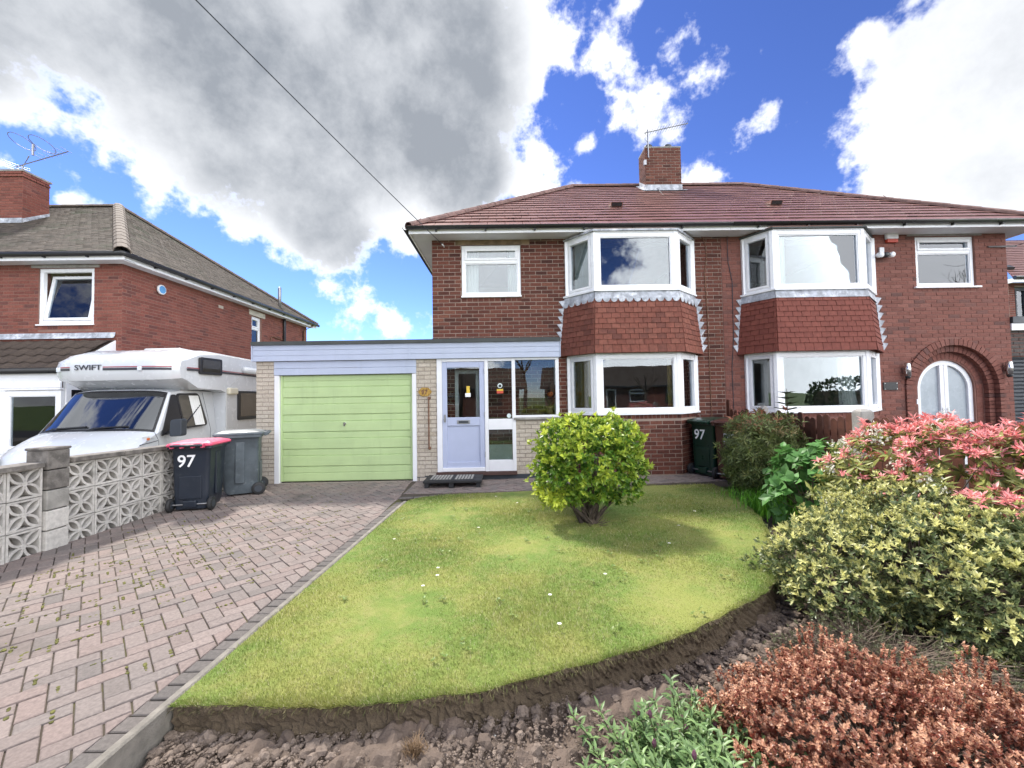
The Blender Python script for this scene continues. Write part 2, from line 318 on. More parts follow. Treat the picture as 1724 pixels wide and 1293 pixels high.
class MB:
    def __init__(s): s.v = []; s.f = []; s.r = []; s.m = []; s.mi = 0
    def add(s, vs, fs, r=None):
        k = len(s.v); s.v += [tuple(x) for x in vs]; s.f += [tuple(i+k for i in f) for f in fs]
        r = random.random() if r is None else r; s.r += [r]*len(fs); s.m += [s.mi]*len(fs); return s
    def fbox(s, fr, a0, a1, b0, b1, c0, c1):
        P = [fr.p(a, b, c) for c in (c0, c1) for b in (b0, b1) for a in (a0, a1)]
        return s.add(P, [(0, 2, 3, 1), (4, 5, 7, 6), (0, 1, 5, 4), (2, 6, 7, 3), (0, 4, 6, 2), (1, 3, 7, 5)])
    def box(s, x0, x1, y0, y1, z0, z1):
        return s.fbox(Fr((0, 0, 0), (1, 0, 0), (0, 1, 0), (0, 0, 1)), x0, x1, y0, y1, z0, z1)
    def prism(s, poly, d, fr=None):           # polygon (list of 3-D points) pushed along vector d
        n = len(poly); d = Vector(d); P = [Vector(p) for p in poly]; P = P+[p+d for p in P]
        return s.add(P, [tuple(range(n-1, -1, -1)), tuple(range(n, 2*n))]+[(i, (i+1) % n, n+(i+1) % n, n+i) for i in range(n)])
    def tube(s, pts, r, n=8, cap=True):
        pts = [Vector(p) for p in pts]; rs = r if isinstance(r, (list, tuple)) else [r]*len(pts); V = []
        for i, p in enumerate(pts):
            t = (pts[min(i+1, len(pts)-1)]-pts[max(i-1, 0)]).normalized()
            a = t.cross(Vector((0, 0, 1)) if abs(t.z) < .9 else Vector((1, 0, 0))).normalized(); b = t.cross(a)
            V += [p+(a*math.cos(2*math.pi*k/n)+b*math.sin(2*math.pi*k/n))*rs[i] for k in range(n)]
        F = [(i*n+k, i*n+(k+1) % n, (i+1)*n+(k+1) % n, (i+1)*n+k) for i in range(len(pts)-1) for k in range(n)]
        if cap: F += [tuple(range(n-1, -1, -1)), tuple((len(pts)-1)*n+k for k in range(n))]
        return s.add(V, F)
    def lathe(s, o, prof, n=20, axis=(0, 0, 1), u=(1, 0, 0)):   # prof: (radius, height)
        ax = Vector(axis).normalized(); u = (Vector(u)-ax*Vector(u).dot(ax)).normalized(); w = ax.cross(u); o = Vector(o); V = []
        for r, h in prof: V += [o+ax*h+(u*math.cos(2*math.pi*k/n)+w*math.sin(2*math.pi*k/n))*max(r, 1e-4) for k in range(n)]
        F = [(i*n+k, i*n+(k+1) % n, (i+1)*n+(k+1) % n, (i+1)*n+k) for i in range(len(prof)-1) for k in range(n)]
        F += [tuple(range(n-1, -1, -1)), tuple((len(prof)-1)*n+k for k in range(n))]
        return s.add(V, F)
    def mesh(s, name, mat, smooth=False):
        me = bpy.data.meshes.new(name); me.from_pydata(s.v, [], s.f)
        a = me.attributes.new('rnd', 'FLOAT', 'FACE'); a.data.foreach_set('value', s.r)
        for m in (mat if isinstance(mat, list) else [mat]): me.materials.append(M[m] if isinstance(m, str) else m)
        if isinstance(mat, list): me.polygons.foreach_set('material_index', s.m)
        shade(me, smooth); return me
    def build(s, name, mat, parent=None, smooth=False, bevel=0, **k):
        me = s.mesh(name, mat, smooth)
        o = link(name, me, parent); prop(o, **k)
        if bevel:
            b = o.modifiers.new('bevel', 'BEVEL'); b.width = bevel; b.segments = 2; b.limit_method = 'ANGLE'; b.angle_limit = R(40)
            if smooth is False: b.harden_normals = False
        return o
# wall / roof pieces: (aL0,aR0,aL1,aR1,b0,b1,c0,c1) in a frame, c is the height of the outer face at b0 and b1
def piece_geo(p, e=.003, back=-.004):
    l0, r0, l1, r1, b0, b1, c0, c1 = p
    lift = c0-.011 if c0 > .03 else back          # thick roof tiles stand clear of the course below
    V = [(l0, b0, lift), (r0, b0, lift), (r1, b1, back), (l1, b1, back), (l0+e, b0+e, c0), (r0-e, b0+e, c0), (r1-e, b1-e, c1), (l1+e, b1-e, c1)]
    return V, [(4, 5, 6, 7), (0, 1, 5, 4), (1, 2, 6, 5), (2, 3, 7, 6), (3, 0, 4, 7)]
_cache = {}
def lay(frs, name, stuffname, mat, parent, nmax=300, e=.003):
    """frs: list of (frame, [pieces]); the nmax nearest whole pieces become objects, the rest one stuff mesh"""
    allp = [(fr, p) for fr, ps in frs for p in ps]
    def key(fp):
        fr, p = fp; q = fr.p((p[0]+p[1])/2, (p[4]+p[5])/2); dd = CAM-q
        area = (p[1]-p[0]+p[3]-p[2])/2*(p[5]-p[4]); return -area*abs(dd.normalized().dot(fr.n))/dd.length_squared
    allp.sort(key=key); mb = MB()
    for i, (fr, p) in enumerate(allp):
        if i < nmax:
            q = [round(x, 3) for x in (0, p[1]-p[0], p[2]-p[0], p[3]-p[0], 0, p[5]-p[4], p[6], p[7])]
            k = (name, mat, tuple(q))
            if k not in _cache:
                V, F = piece_geo(q, e); _cache[k] = MB().add(V, F, 0).mesh(name, mat)
            link(name, _cache[k], parent, fr.mat(p[0], p[4]))
        else:
            V, F = piece_geo(p, e); mb.add([fr.p(*x) for x in V], F)
    if len(allp) > nmax: mb.build(stuffname, mat, parent, kind='stuff')
def sub_iv(ivs, a, b):
    out = []
    for x, y in ivs:
        if b <= x or a >= y: out.append((x, y)); continue
        if a > x: out.append((x, a))
        if b < y: out.append((b, y))
    return out
def bond(u0, u1, v0, v1, holes=(), L=.225, H=.075, j=.010, off=0., d=.008, cut=None):
    """stretcher bond; holes: rects (a0,a1,b0,b1); cut(b_mid)->list of intervals removed"""
    ps = []; n = int(round((v1-v0)/H))
    for k in range(n):
        b0 = v0+k*H; b1 = min(b0+H-j, v1); bm = (b0+b1)/2
        iv = [(u0, u1)]
        for h in holes:
            if h[2]-.02 < bm < h[3]+.02: iv = sub_iv(iv, h[0], h[1])
        if cut:
            for h in cut(bm): iv = sub_iv(iv, *h)
        s = u0+off-(L/2 if k % 2 else 0)-L
        while s < u1:
            for x, y in iv:
                a, b = max(s, x), min(s+L-j, y)
                if b-a > .03:
                    dd = d+random.uniform(-.0025, .0025)
                    jb = random.uniform(-.0012, .0012)
                    ps.append((a, b, a, b, b0+jb, b1+jb, dd, dd))
            s += L
    return ps
def backing(fr, u0, u1, v0, v1, holes, thick, name, mat, parent, **k):
    us = sorted({u0, u1}|{x for h in holes for x in h[:2] if u0 < x < u1}); vs = sorted({v0, v1}|{x for h in holes for x in h[2:] if v0 < x < v1})
    mb = MB()
    for a0, a1 in zip(us, us[1:]):
        run = None
        for b0, b1 in zip(vs, vs[1:]):
            am, bm = (a0+a1)/2, (b0+b1)/2
            if any(h[0] < am < h[1] and h[2] < bm < h[3] for h in holes):
                if run: mb.fbox(fr, a0, a1, run[0], run[1], -thick, 0); run = None
            else: run = (run[0] if run else b0, b1)
        if run: mb.fbox(fr, a0, a1, run[0], run[1], -thick, 0)
    return mb.build(name, mat, parent, **k)
def roof_rows(L0, R0, L1, R1, H, gauge, w, t=.022, over=.03):
    """tiles over a trapezoid: bottom edge L0..R0 at b=0, top edge L1..R1 at b=H"""
    ps = []; n = int(math.ceil(H/gauge)); le = lambda b: L0+(L1-L0)*b/H; re = lambda b: R0+(R1-R0)*b/H
    for k in range(n):
        b0 = k*gauge-(.05 if k == 0 else 0); b1 = min((k+1)*gauge+over, H)
        bb0 = max(b0, 0)
        s = math.floor(min(L0, L1)/w)*w-(w/2 if k % 2 else 0)
        while s < max(R0, R1):
            l0, r0 = max(s, le(bb0)), min(s+w-.004, re(bb0)); l1, r1 = max(s, le(b1)), min(s+w-.004, re(b1))
            if r0-l0 > .02:
                if r1 < l1: r1 = l1 = min(max((l1+r1)/2, l0), r0)
                z = random.uniform(-.003, .003)
                ps.append((l0, r0, l1, r1, b0, b1, t+z+.012, .012))
            s += w
    return ps
def ridge_line(mb_parent, A, B, mat, r=.10, seg=.42, name='ridge_tile', nmax=300, flat=.75):
    A, B = Vector(A), Vector(B); n = max(1, int((B-A).length/seg)); t = (B-A)/n
    for i in range(n):
        p0 = A+t*i; p1 = A+t*(i+1)*1.0+t*.03; d = t.normalized(); s = d.cross(Vector((0, 0, 1))).normalized(); u = s.cross(d)
        mb = MB(); V = []; K = 7
        for p, q in ((p0, 1.0), (p1, .93)):
            for rr in (r*q, r*q-.018):
                V += [p+s*math.cos(math.pi*(k/(K-1)*1.1-.05))*rr+u*(math.sin(math.pi*(k/(K-1)*1.1-.05))*rr*flat-.015) for k in range(K)]
        F = []
        for k in range(K-1):
            F += [(k, k+1, 2*K+k+1, 2*K+k), (K+k+1, K+k, 3*K+k, 3*K+k+1), (k+1, k, K+k, K+k+1), (2*K+k, 2*K+k+1, 3*K+k+1, 3*K+k)]
        mb.add(V, F); mb.build(name, mat, mb_parent)
def text(s, fr, size, mat, parent, name='lettering', depth=.003, bold=0., sx=1.):
    me = TXT[s, bold].copy(); me.materials.clear(); me.materials.append(M[mat])
    return link(name, me, parent, fr.mat() @ Matrix.Diagonal((size*sx, size, depth*50, 1)))
def window(parent, fr, w, h, layout='plain', mat='upvc', glass='glass', fw_=.062, recess=.035, sill=True, sash=True, name='window', sill_over=.05, split=.68):
    """outer frame = the part; sash, pane, sill are its pieces. fr at the lower left of the opening, n outwards"""
    mb = MB(); d0, d1 = -recess-.07, -recess
    mb.fbox(fr, 0, w, 0, fw_, d0, d1); mb.fbox(fr, 0, w, h-fw_, h, d0, d1); mb.fbox(fr, 0, fw_, fw_, h-fw_, d0, d1); mb.fbox(fr, w-fw_, w, fw_, h-fw_, d0, d1)
    cells = [(fw_, w-fw_, fw_, h-fw_, sash)]
    if layout == 'top':
        m = h*split; mb.fbox(fr, fw_, w-fw_, m-.03, m+.03, d0, d1); cells = [(fw_, w-fw_, fw_, m-.03, False), (fw_, w-fw_, m+.03, h-fw_, True)]
    wo = mb.build(name, mat, parent, bevel=.006)
    for a0, a1, b0, b1, s in cells:
        if s:
            q = .045; mb = MB(); e0, e1 = d0+.01, d1+.014
            mb.fbox(fr, a0, a1, b0, b0+q, e0, e1); mb.fbox(fr, a0, a1, b1-q, b1, e0, e1); mb.fbox(fr, a0, a0+q, b0+q, b1-q, e0, e1); mb.fbox(fr, a1-q, a1, b0+q, b1-q, e0, e1)
            mb.build('sash', mat, wo, bevel=.006); a0 += q; a1 -= q; b0 += q; b1 -= q
        else:
            q = .016; mb = MB(); e0, e1 = d0+.01, d1-.012
            mb.fbox(fr, a0, a1, b0, b0+q, e0, e1); mb.fbox(fr, a0, a1, b1-q, b1, e0, e1); mb.fbox(fr, a0, a0+q, b0+q, b1-q, e0, e1); mb.fbox(fr, a1-q, a1, b0+q, b1-q, e0, e1)
            mb.build('bead', mat, wo); a0 += q; a1 -= q; b0 += q; b1 -= q
        MB().fbox(fr, a0-.005, a1+.005, b0-.005, b1+.005, d0+.03, d0+.036).build('pane', glass, wo)
    if sill: MB().fbox(fr, -sill_over, w+sill_over, -.035, -.002, -.06, .05).build('sill', mat, wo, bevel=.006)
    return wo
def curtain(a, b, z0, z1, mat, label, waves=7, amp=.03, group=None, gather=0):
    a, b = Vector((a[0], a[1], 0)), Vector((b[0], b[1], 0)); t = b-a; n = Vector((-t.y, t.x, 0)).normalized(); V = []; F = []; K = waves*8; J = 8
    for j in range(J+1):
        f = j/J; z = z0+(z1-z0)*f; sq = 1-gather*math.sin(math.pi*min(1, f*1.2))
        for k in range(K+1):
            q = k/K; p = a+t*(q*sq)+n*(amp*math.sin(q*waves*2*math.pi+.5*math.sin(3*f))*(.7+.5*math.sin(5*q+1))); V.append((p.x, p.y, z))
    F = [(j*(K+1)+k, j*(K+1)+k+1, (j+1)*(K+1)+k+1, (j+1)*(K+1)+k) for j in range(J) for k in range(K)]
    o = MB().add(V, F, 0).build('curtain', mat, None, smooth=True, label=label, cat='curtain', group=group)
    m = o.modifiers.new('thickness', 'SOLIDIFY'); m.thickness = .004
    return o

# ------------------------------------------------------------------ ground
def sst(x, a, b): x = min(1, max(0, (x-a)/(b-a))); return x*x*(3-2*x)
def gz(x): return .055*sst(x, -1.2, 2.6)
def kx(y): return -1.70+(y-2.1)*.05                  # inner line of the drive kerb
mb = MB(); mb.box(-600, 600, -600, 900, -1.3, -.30); mb.build('ground', 'verge', kind='structure')
MB().box(-60, 60, -11.5, -4.2, -.29, -.16).build('road', 'asphalt', kind='structure')
MB().box(-60, 60, -4.2, -2.3, -.29, -.06).build('pavement', 'kerb', kind='structure')
MB().box(-16, -4.98, -2, 30, -.29, -.25).build('neighbour_drive', 'concrete', kind='structure')
MB().box(4.32, 30, -2, 7.95, -.29, -.02).build('neighbour_garden', 'paverg', kind='structure')
# soil bed: displaced sheet
def soil_sheet():
    nx, ny = 330, 300; xs = np.linspace(-1.68, 4.14, nx); ys = np.linspace(.75, 6.6, ny)
    X, Y = np.meshgrid(xs, ys); Z = np.full_like(X, -.120)
    r = np.random.default_rng(3)
    for sc, am in ((.9, .012), (.30, .012), (.12, .014), (.05, .012)):
        for _ in range(26):
            kx_, ky_ = r.normal(0, 1/sc, 2)*2.2; Z += am/4.0*np.sin(kx_*X+ky_*Y+r.uniform(0, 6.28))
    Z += .035*np.clip((X-1.8)/1.5, 0, 1)
    V = np.stack([X, Y, Z], -1).reshape(-1, 3); i = np.arange(nx*ny).reshape(ny, nx)
    F = np.stack([i[:-1, :-1], i[:-1, 1:], i[1:, 1:], i[1:, :-1]], -1).reshape(-1, 4)
    me = bpy.data.meshes.new('flower_bed_soil'); me.from_pydata(V.tolist(), [], F.tolist()); me.materials.append(M['soil'])
    o = link('flower_bed_soil', me); o['kind'] = 'structure'
soil_sheet()
def catmull(pts, n=10, closed=False):
    P = [Vector(p) for p in pts]; out = []
    for i in range(len(P)-1):
        p0, p1, p2, p3 = P[max(i-1, 0)], P[i], P[i+1], P[min(i+2, len(P)-1)]
        for k in range(n):
            t = k/n; out.append(.5*((2*p1)+(p2-p0)*t+(2*p0-5*p1+4*p2-p3)*t*t+(3*p1-p0-3*p2+p3)*t**3))
    return out+[P[-1]]
edge = catmull([(kx(2.1)+.01, 2.10), (-1.26, 2.07), (-.77, 2.06), (-.19, 2.12), (.45, 2.31), (1.04, 2.53), (1.58, 2.84), (1.95, 3.10), (2.36, 3.70), (2.80, 4.55), (3.08, 5.40), (3.22, 6.20)], 8)
edge = [(p.x+random.uniform(-.012, .012), p.y+random.uniform(-.012, .012)) for p in edge]
top = [(3.20, 6.50), (2.3, 6.52), (.4, 6.47), (-.9, 6.38), (-1.30, 6.26), (kx(6.1)+.01, 6.08)]
LAWN = edge+top
LZ = .022
def lawn_sheet():
    mb = MB(); n = len(LAWN); T = [Vector((x, y, LZ+gz(x))) for x, y in LAWN]; c = Vector((.3, 4.3, LZ+gz(.3)))
    Rg = 14; V = []; F = []
    for k in range(Rg+1):
        f = k/Rg
        for p in T:
            q = c+(p-c)*f; V.append((q.x, q.y, LZ+gz(q.x)))
    for k in range(Rg):
        for i in range(n):
            j = (i+1) % n; F.append((k*n+i, k*n+j, (k+1)*n+j, (k+1)*n+i))
    mb.add(V, F, 0); lo = mb.build('lawn', 'lawn', smooth=True, kind='structure')
    E = []; rr = random.Random(5)                     # crumbling cut edge, finely broken up
    for (x0, y0), (x1, y1) in zip(edge, edge[1:]):
        n = max(1, int(math.hypot(x1-x0, y1-y0)/.016)); E += [(x0+(x1-x0)*k/n, y0+(y1-y0)*k/n) for k in range(n)]
    E.append(edge[-1]); m = len(E); V = []; J = 9; ph = [rr.uniform(0, 6.28) for _ in range(6)]
    for i, (x, y) in enumerate(E):
        dx, dy = x-.3, y-4.3; L = math.hypot(dx, dy)
        for j in range(J):
            t = j/(J-1); w = .004-.028*math.sin(t*2.2)+(rr.uniform(-.011, .011)+.010*math.sin(i*.31+j*.9+ph[0])+.008*math.sin(i*.13+ph[1]))*(j > 0)+(.03*t*t)
            V.append((x+dx/L*w, y+dy/L*w, LZ+gz(x)+.004-.17*t))
    F = [(i*J+j, (i+1)*J+j, (i+1)*J+j+1, i*J+j+1) for i in range(m-1) for j in range(J-1)]
    MB().add(V, F, 0).build('turf_edge', 'turfedge', lo)
    mb = MB()                                          # dead roots and straw hanging over the cut
    for k in range(1100):
        x, y = E[rr.randrange(m)]; dx, dy = x-.3, y-4.3; L = math.hypot(dx, dy); ux, uy = dx/L, dy/L; l = rr.uniform(.012, .05)*(rr.random()**.6); z = LZ+gz(x)+rr.uniform(-.03, .008); o_ = rr.uniform(-.004, .012); s_ = rr.uniform(-.02, .02)
        p0 = Vector((x+ux*o_, y+uy*o_, z)); p1 = p0+Vector((ux*.014-uy*s_*.5, uy*.014+ux*s_*.5, -l*.45)); p2 = p1+Vector((ux*.004-uy*s_, uy*.004+ux*s_, -l*.55)); d = Vector((-uy, ux, 0))*.0013
        mb.add([p0-d, p0+d, p1+d, p1-d, p2], [(0, 1, 2, 3), (3, 2, 4)])
    mb.build('hanging_roots', 'straw', lo, kind='stuff')
lawn_sheet()
# pavers: 45 degree herringbone clipped to the drive and the front path
def clip_poly(poly, conv):
    out = poly
    for i in range(len(conv)):
        a, b = conv[i], conv[(i+1) % len(conv)]; inp = out; out = []
        f = lambda p: (b[0]-a[0])*(p[1]-a[1])-(b[1]-a[1])*(p[0]-a[0])
        for k in range(len(inp)):
            p, q = inp[k], inp[(k+1) % len(inp)]; fp, fq = f(p), f(q)
            if fp >= 0: out.append(p)
            if fp*fq < 0: s = fp/(fp-fq); out.append((p[0]+(q[0]-p[0])*s, p[1]+(q[1]-p[1])*s))
        if len(out) < 3: return []
    return out
def shrink(poly, g):
    cx = sum(p[0] for p in poly)/len(poly); cy = sum(p[1] for p in poly)/len(poly); out = []
    for x, y in poly:
        dx, dy = x-cx, y-cy; L = math.hypot(dx, dy) or 1; out.append((x-dx/L*min(g*1.3, L*.5), y-dy/L*min(g*1.3, L*.5)))
    return out
def poly_area(p): return abs(sum(p[i][0]*p[(i+1) % len(p)][1]-p[(i+1) % len(p)][0]*p[i][1] for i in range(len(p))))/2
SW = .112                                                      # width of the header course beside the kerb
regA = [(-4.86, .7), (kx(.7)-.055-SW, .7), (kx(6.05)-.055-SW, 6.05), (-1.70, 6.42), (-1.70, 7.62), (-4.86, 7.62)]
regB = [(-1.70, 6.42), (-1.25, 6.46), (-.8, 6.50), (.4, 6.59), (3.35, 6.62), (4.12, 6.62), (4.12, 7.93), (-1.70, 7.93)]
pav = []
a_, w_ = .2035, .1018
th = R(45.0); ct, sn = math.cos(th), math.sin(th)
def herring():
    out = []
    for i in range(-80, 81):
        for j in range(-30, 31):
            ox = i*w_+j*2*a_; oy = i*w_
            out.append([(ox, oy), (ox+a_, oy), (ox+a_, oy+w_), (ox, oy+w_)])
            out.append([(ox+a_, oy-w_), (ox+a_+w_, oy-w_), (ox+a_+w_, oy-w_+a_), (ox+a_, oy-w_+a_)])
    return out
for q in herring():
    c = (-2.6, 4.4); P = [(c[0]+(x*ct-y*sn), c[1]+(x*sn+y*ct)) for x, y in q]
    if all(p[0] < -5.2 or p[0] > 4.4 or p[1] < .4 or p[1] > 8.2 for p in P): continue
    for rg in (regA, regB):
        p = clip_poly(P, rg)
        if p and poly_area(p) > .0012: pav.append((p, 'paver'))
y = .72
while y < 6.02:                                                  # header course along the kerb
    x = kx(y)-.055; pav.append(([(x-SW, y), (x-.004, y), (x-.004, y+.1), (x-SW, y+.1)], 'paverg')); y += .1035
tl = [(-1.70, 6.30), (-1.25, 6.36), (-.85, 6.40), (.4, 6.49), (3.3, 6.52)]
for (x0, y0), (x1, y1) in zip(tl, tl[1:]):
    L = math.hypot(x1-x0, y1-y0); n = max(1, int(L/.205)); ux, uy = (x1-x0)/L, (y1-y0)/L
    for k in range(n):
        s0, s1 = k*L/n+.003, (k+1)*L/n-.003
        pav.append(([(x0+ux*s0, y0+uy*s0), (x0+ux*s1, y0+uy*s1), (x0+ux*s1-uy*.095, y0+uy*s1+ux*.095), (x0+ux*s0-uy*.095, y0+uy*s0+ux*.095)], 'paverg'))
drive = MB().add([(x, y_, -.012) for x, y_ in [(-4.98, .6), (kx(.6)-.05, .6), (kx(6.05)-.05, 6.05), (-1.66, 6.30), (-1.66, 7.95), (-4.98, 7.95)]], [tuple(range(6))]).build('driveway', 'joint', kind='structure')
V = []; F = []; xs = np.linspace(-1.66, 4.14, 30)
for x in xs: V += [(x, 6.27+.22*sst(x, -1.7, .6), gz(x)-.012), (x, 8.0, gz(x)-.012)]
path = MB().add(V, [(2*i, 2*i+2, 2*i+3, 2*i+1) for i in range(29)]).build('front_path', 'joint', kind='structure')
def pkey(q):
    p = q[0]; x = sum(a[0] for a in p)/len(p); y = sum(a[1] for a in p)/len(p); d2 = x*x+y*y+2.3
    vis = abs(x+.01) < y*1.25 and y > 1.62
    return -poly_area(p)/d2**1.5 if vis else 1
pav.sort(key=pkey)
stuff = {('paver', 0): MB(), ('paverg', 0): MB(), ('paver', 1): MB(), ('paverg', 1): MB()}
for k, (p, m) in enumerate(pav):
    p2 = shrink(p, .0042); p3 = shrink(p, .0095); n = len(p); x = sum(a[0] for a in p)/n; y = sum(a[1] for a in p)/n
    zt = (gz(x) if x > -1.7 else 0)+random.uniform(-.004, .003); tx, ty = random.uniform(-.012, .012), random.uniform(-.012, .012)
    hz = lambda q: zt+(q[0]-x)*tx+(q[1]-y)*ty
    if sum((p2[i][0]*p2[(i+1) % n][1]-p2[(i+1) % n][0]*p2[i][1]) for i in range(n)) < 0: p2.reverse(); p3.reverse()
    V = [(a, b, zt-.05) for a, b in p2]+[(a, b, hz((a, b))-.004) for a, b in p2]+[(a, b, hz((a, b))) for a, b in p3]
    F = [tuple(range(2*n, 3*n))]+[(i, (i+1) % n, n+(i+1) % n, n+i) for i in range(n)]+[(n+i, n+(i+1) % n, 2*n+(i+1) % n, 2*n+i) for i in range(n)]
    on_path = x > -1.7 and y > 6.25
    if k < 300: MB().add(V, F).build('paver', m, path if on_path else drive)
    else: stuff[(m, int(on_path))].add(V, F)
for (m, q), b in stuff.items():
    if b.v: b.build('paver_field' if m == 'paver' else 'border_pavers', m, path if q else drive, kind='stuff')
# concrete edging of the drive: separate lengths butted together
y = .72; first = True
while y < 6.0:
    y1 = min(y+.915, 6.06); mb = MB()
    V = [(kx(y)-.052, y+.002, -.30), (kx(y), y+.002, -.30), (kx(y), y+.002, .016), (kx(y)-.010, y+.002, .024), (kx(y)-.045, y+.002, .022), (kx(y)-.052, y+.002, .012)]
    V2 = [(kx(y1)+(v[0]-kx(y)), y1-.002, v[2]) for v in V]
    mb.add(V+V2, [(0, 1, 2, 3, 4, 5), (11, 10, 9, 8, 7, 6)]+[(i, i+6, (i+1) % 6+6, (i+1) % 6) for i in range(6)])
    mb.build('kerb_stone', 'kerb', drive); y = y1

# ------------------------------------------------------------------ the semi-detached pair
YW, YF, YB = 7.95, 7.45, 14.9
XL, XM, XR = -1.44, 4.24, 9.93
ZE = 4.62                                  # top of the front wall
EY, EZ = 7.53, 4.70                        # eaves line
RYY, RZ = 11.2, 7.30                       # ridge
H97 = empty('brick_house', (1.4, YW, 0), 'red brick semi-detached house behind the lawn, scalloped lead under its bay window', 'house')
HN = empty('brick_house', (7.1, YW, 0), 'brown-red brick semi-detached house with arched brick doorway, right half of the pair', 'house')
FW = Fr((0, YW, 0), (1, 0, 0), (0, 0, 1), (0, -1, 0))      # a = world x, b = world z
BAYH = (1.25, 3.62, .0, 4.50); WIN97 = (-.87, .295, 3.49, 4.50)
holes = [BAYH, WIN97, (-1.02, -.42, .0, 2.05)]
w97 = backing(FW, XL, XM-.002, 0, ZE, holes, .24, 'wall', 'mortar97', H97)
lintel = (-.98, .47, 4.50, 4.62)
lay([(FW, bond(XL, XM-.006, .0, ZE, holes+[(-.87, .295, 3.36, 3.49), lintel]))], 'brick', 'brickwork', 'brick97', w97)
mb = MB(); a = -.87
while a < .26: mb.fbox(FW, a, min(a+.098, .295), 3.385, 3.485, -.004, .007); a += .108
mb.build('brick_sill', 'brick97', w97)
MB().fbox(FW, *lintel, -.01, .004).build('lintel', simple('lintel_concrete', (.20, .14, .085), .9, var=.3, nscale=8), w97)
window(H97, FW.sub(-.865, 3.495, 0), 1.155, 1.0, 'top', sill=True, recess=.02, sill_over=.01)
# side, back and floors
mb = MB(); mb.box(XL, XL+.24, YW+.242, YB, 0, ZE); mb.box(XL+.242, XM-.002, YB-.24, YB, 0, ZE); mb.build('outer_wall', 'mortar97', H97)
mb = MB(); mb.box(XL+.25, XM-.13, YW+.30, YB-.25, 2.42, 2.62); mb.box(XL+.25, XM-.13, YW+.26, YB-.25, -.1, .12); mb.box(XL+.25, XM-.13, 11.5, 11.6, .13, 2.41); mb.box(XL+.25, XM-.13, 11.5, 11.6, 2.63, ZE); mb.box(XM-.12, XM-.004, YW+.25, YB-.25, .0, ZE); mb.box(.95, 1.05, YW+.3, 11.49, 2.63, ZE)
mb.build('partition', 'room', H97)
SH = .0
ARC = (8.76, 1.53)                          # centre of the doorway arch
def arc_cut(r):
    def f(b):
        if b < ARC[1]: return [(ARC[0]-r, ARC[0]+r)]
        d = r*r-(b-ARC[1])**2
        return [(ARC[0]-math.sqrt(d), ARC[0]+math.sqrt(d))] if d > 0 else []
    return f
BAYHN = (4.72, 7.18, .0, 4.50); WINN = (8.11, 9.30, 3.55, 4.56)
ah = []; K = 40
for k in range(K):
    a0 = -.985+1.97*k/K; a1 = a0+1.97/K; am = (a0+a1)/2; ah.append((round(ARC[0]+a0, 4), round(ARC[0]+a1, 4), 0., ARC[1]+math.sqrt(max(0, .985**2-am*am))))
wn = backing(FW, XM+.002, XR, 0, ZE, [BAYHN, WINN]+ah, .24, 'wall', 'mortarn', HN)
lay([(FW, bond(XM+.006, XR, .0, ZE, [BAYHN, WINN, (8.11, 9.30, 3.46, 3.55), (7.95, 9.45, 4.56, 4.63)], cut=arc_cut(.99), off=.08, d=.006))], 'brick', 'brickwork', 'brickn', wn)
mb = MB(); a = 8.10
while a < 9.28: mb.fbox(FW, a, a+.098, 3.465, 3.545, -.004, .005); a += .108
mb.build('brick_sill', 'brickn', wn)
MB().fbox(FW, 7.95, 9.45, 4.565, 4.625, -.01, .012).build('lintel', 'concrete', wn)
window(HN, FW.sub(8.115, 3.555, 0), 1.18, 1.0, 'top', recess=.03, sill_over=.07, split=.70)
mb = MB(); mb.box(XR-.24, XR, YW+.242, YB, 0, ZE); mb.box(XM+.002, XR-.242, YB-.24, YB, 0, ZE); mb.build('outer_wall', 'mortarn', HN)
mb = MB(); mb.box(XM+.13, XR-.25, YW+.30, YB-.25, 2.62, 2.78); mb.box(XM+.13, XR-.25, 11.5, 11.6, .13, 2.61); mb.box(XM+.13, XR-.25, 11.5, 11.6, 2.79, ZE); mb.box(7.5, 7.6, YW+.3, 11.49, 2.79, ZE); mb.box(7.5, 7.6, YW+.3, 11.49, 0, 2.6)
mb.build('partition', 'room', HN)
# stepped brick rings of the doorway, each voussoir a brick
def ring(r0, r1, c, dpt, name='arch_brick', n=30, parent=None, d=.0):
    for k in range(n):
        t0 = math.pi*k/n+.006/r1; t1 = math.pi*(k+1)/n-.006/r1
        pts = [(r0, t0), (r1, t0), (r1, t1), (r0, t1)]
        P = [FW.p(ARC[0]+r*math.cos(t), ARC[1]+r*math.sin(t), c) for r, t in pts]
        MB().prism(P, (0, dpt, 0)).build(name, 'brickn', parent)
    # legs
    for s in (-1, 1):
        k = 0
        while k*.075 < ARC[1]-.01:
            b0 = k*.075; a0, a1 = sorted((ARC[0]+s*r0, ARC[0]+s*r1)); MB().fbox(FW, a0+.004, a1-.004, b0+.005, min(b0+.07, ARC[1]), c-dpt, c).build(name, 'brickn', parent); k += 1
ring(.86, .985, .035, .16, n=32, parent=wn); ring(.74, .86, -.055, .14, n=28, parent=wn); ring(.60, .735, -.148, .10, n=24, parent=wn)
mb = MB()
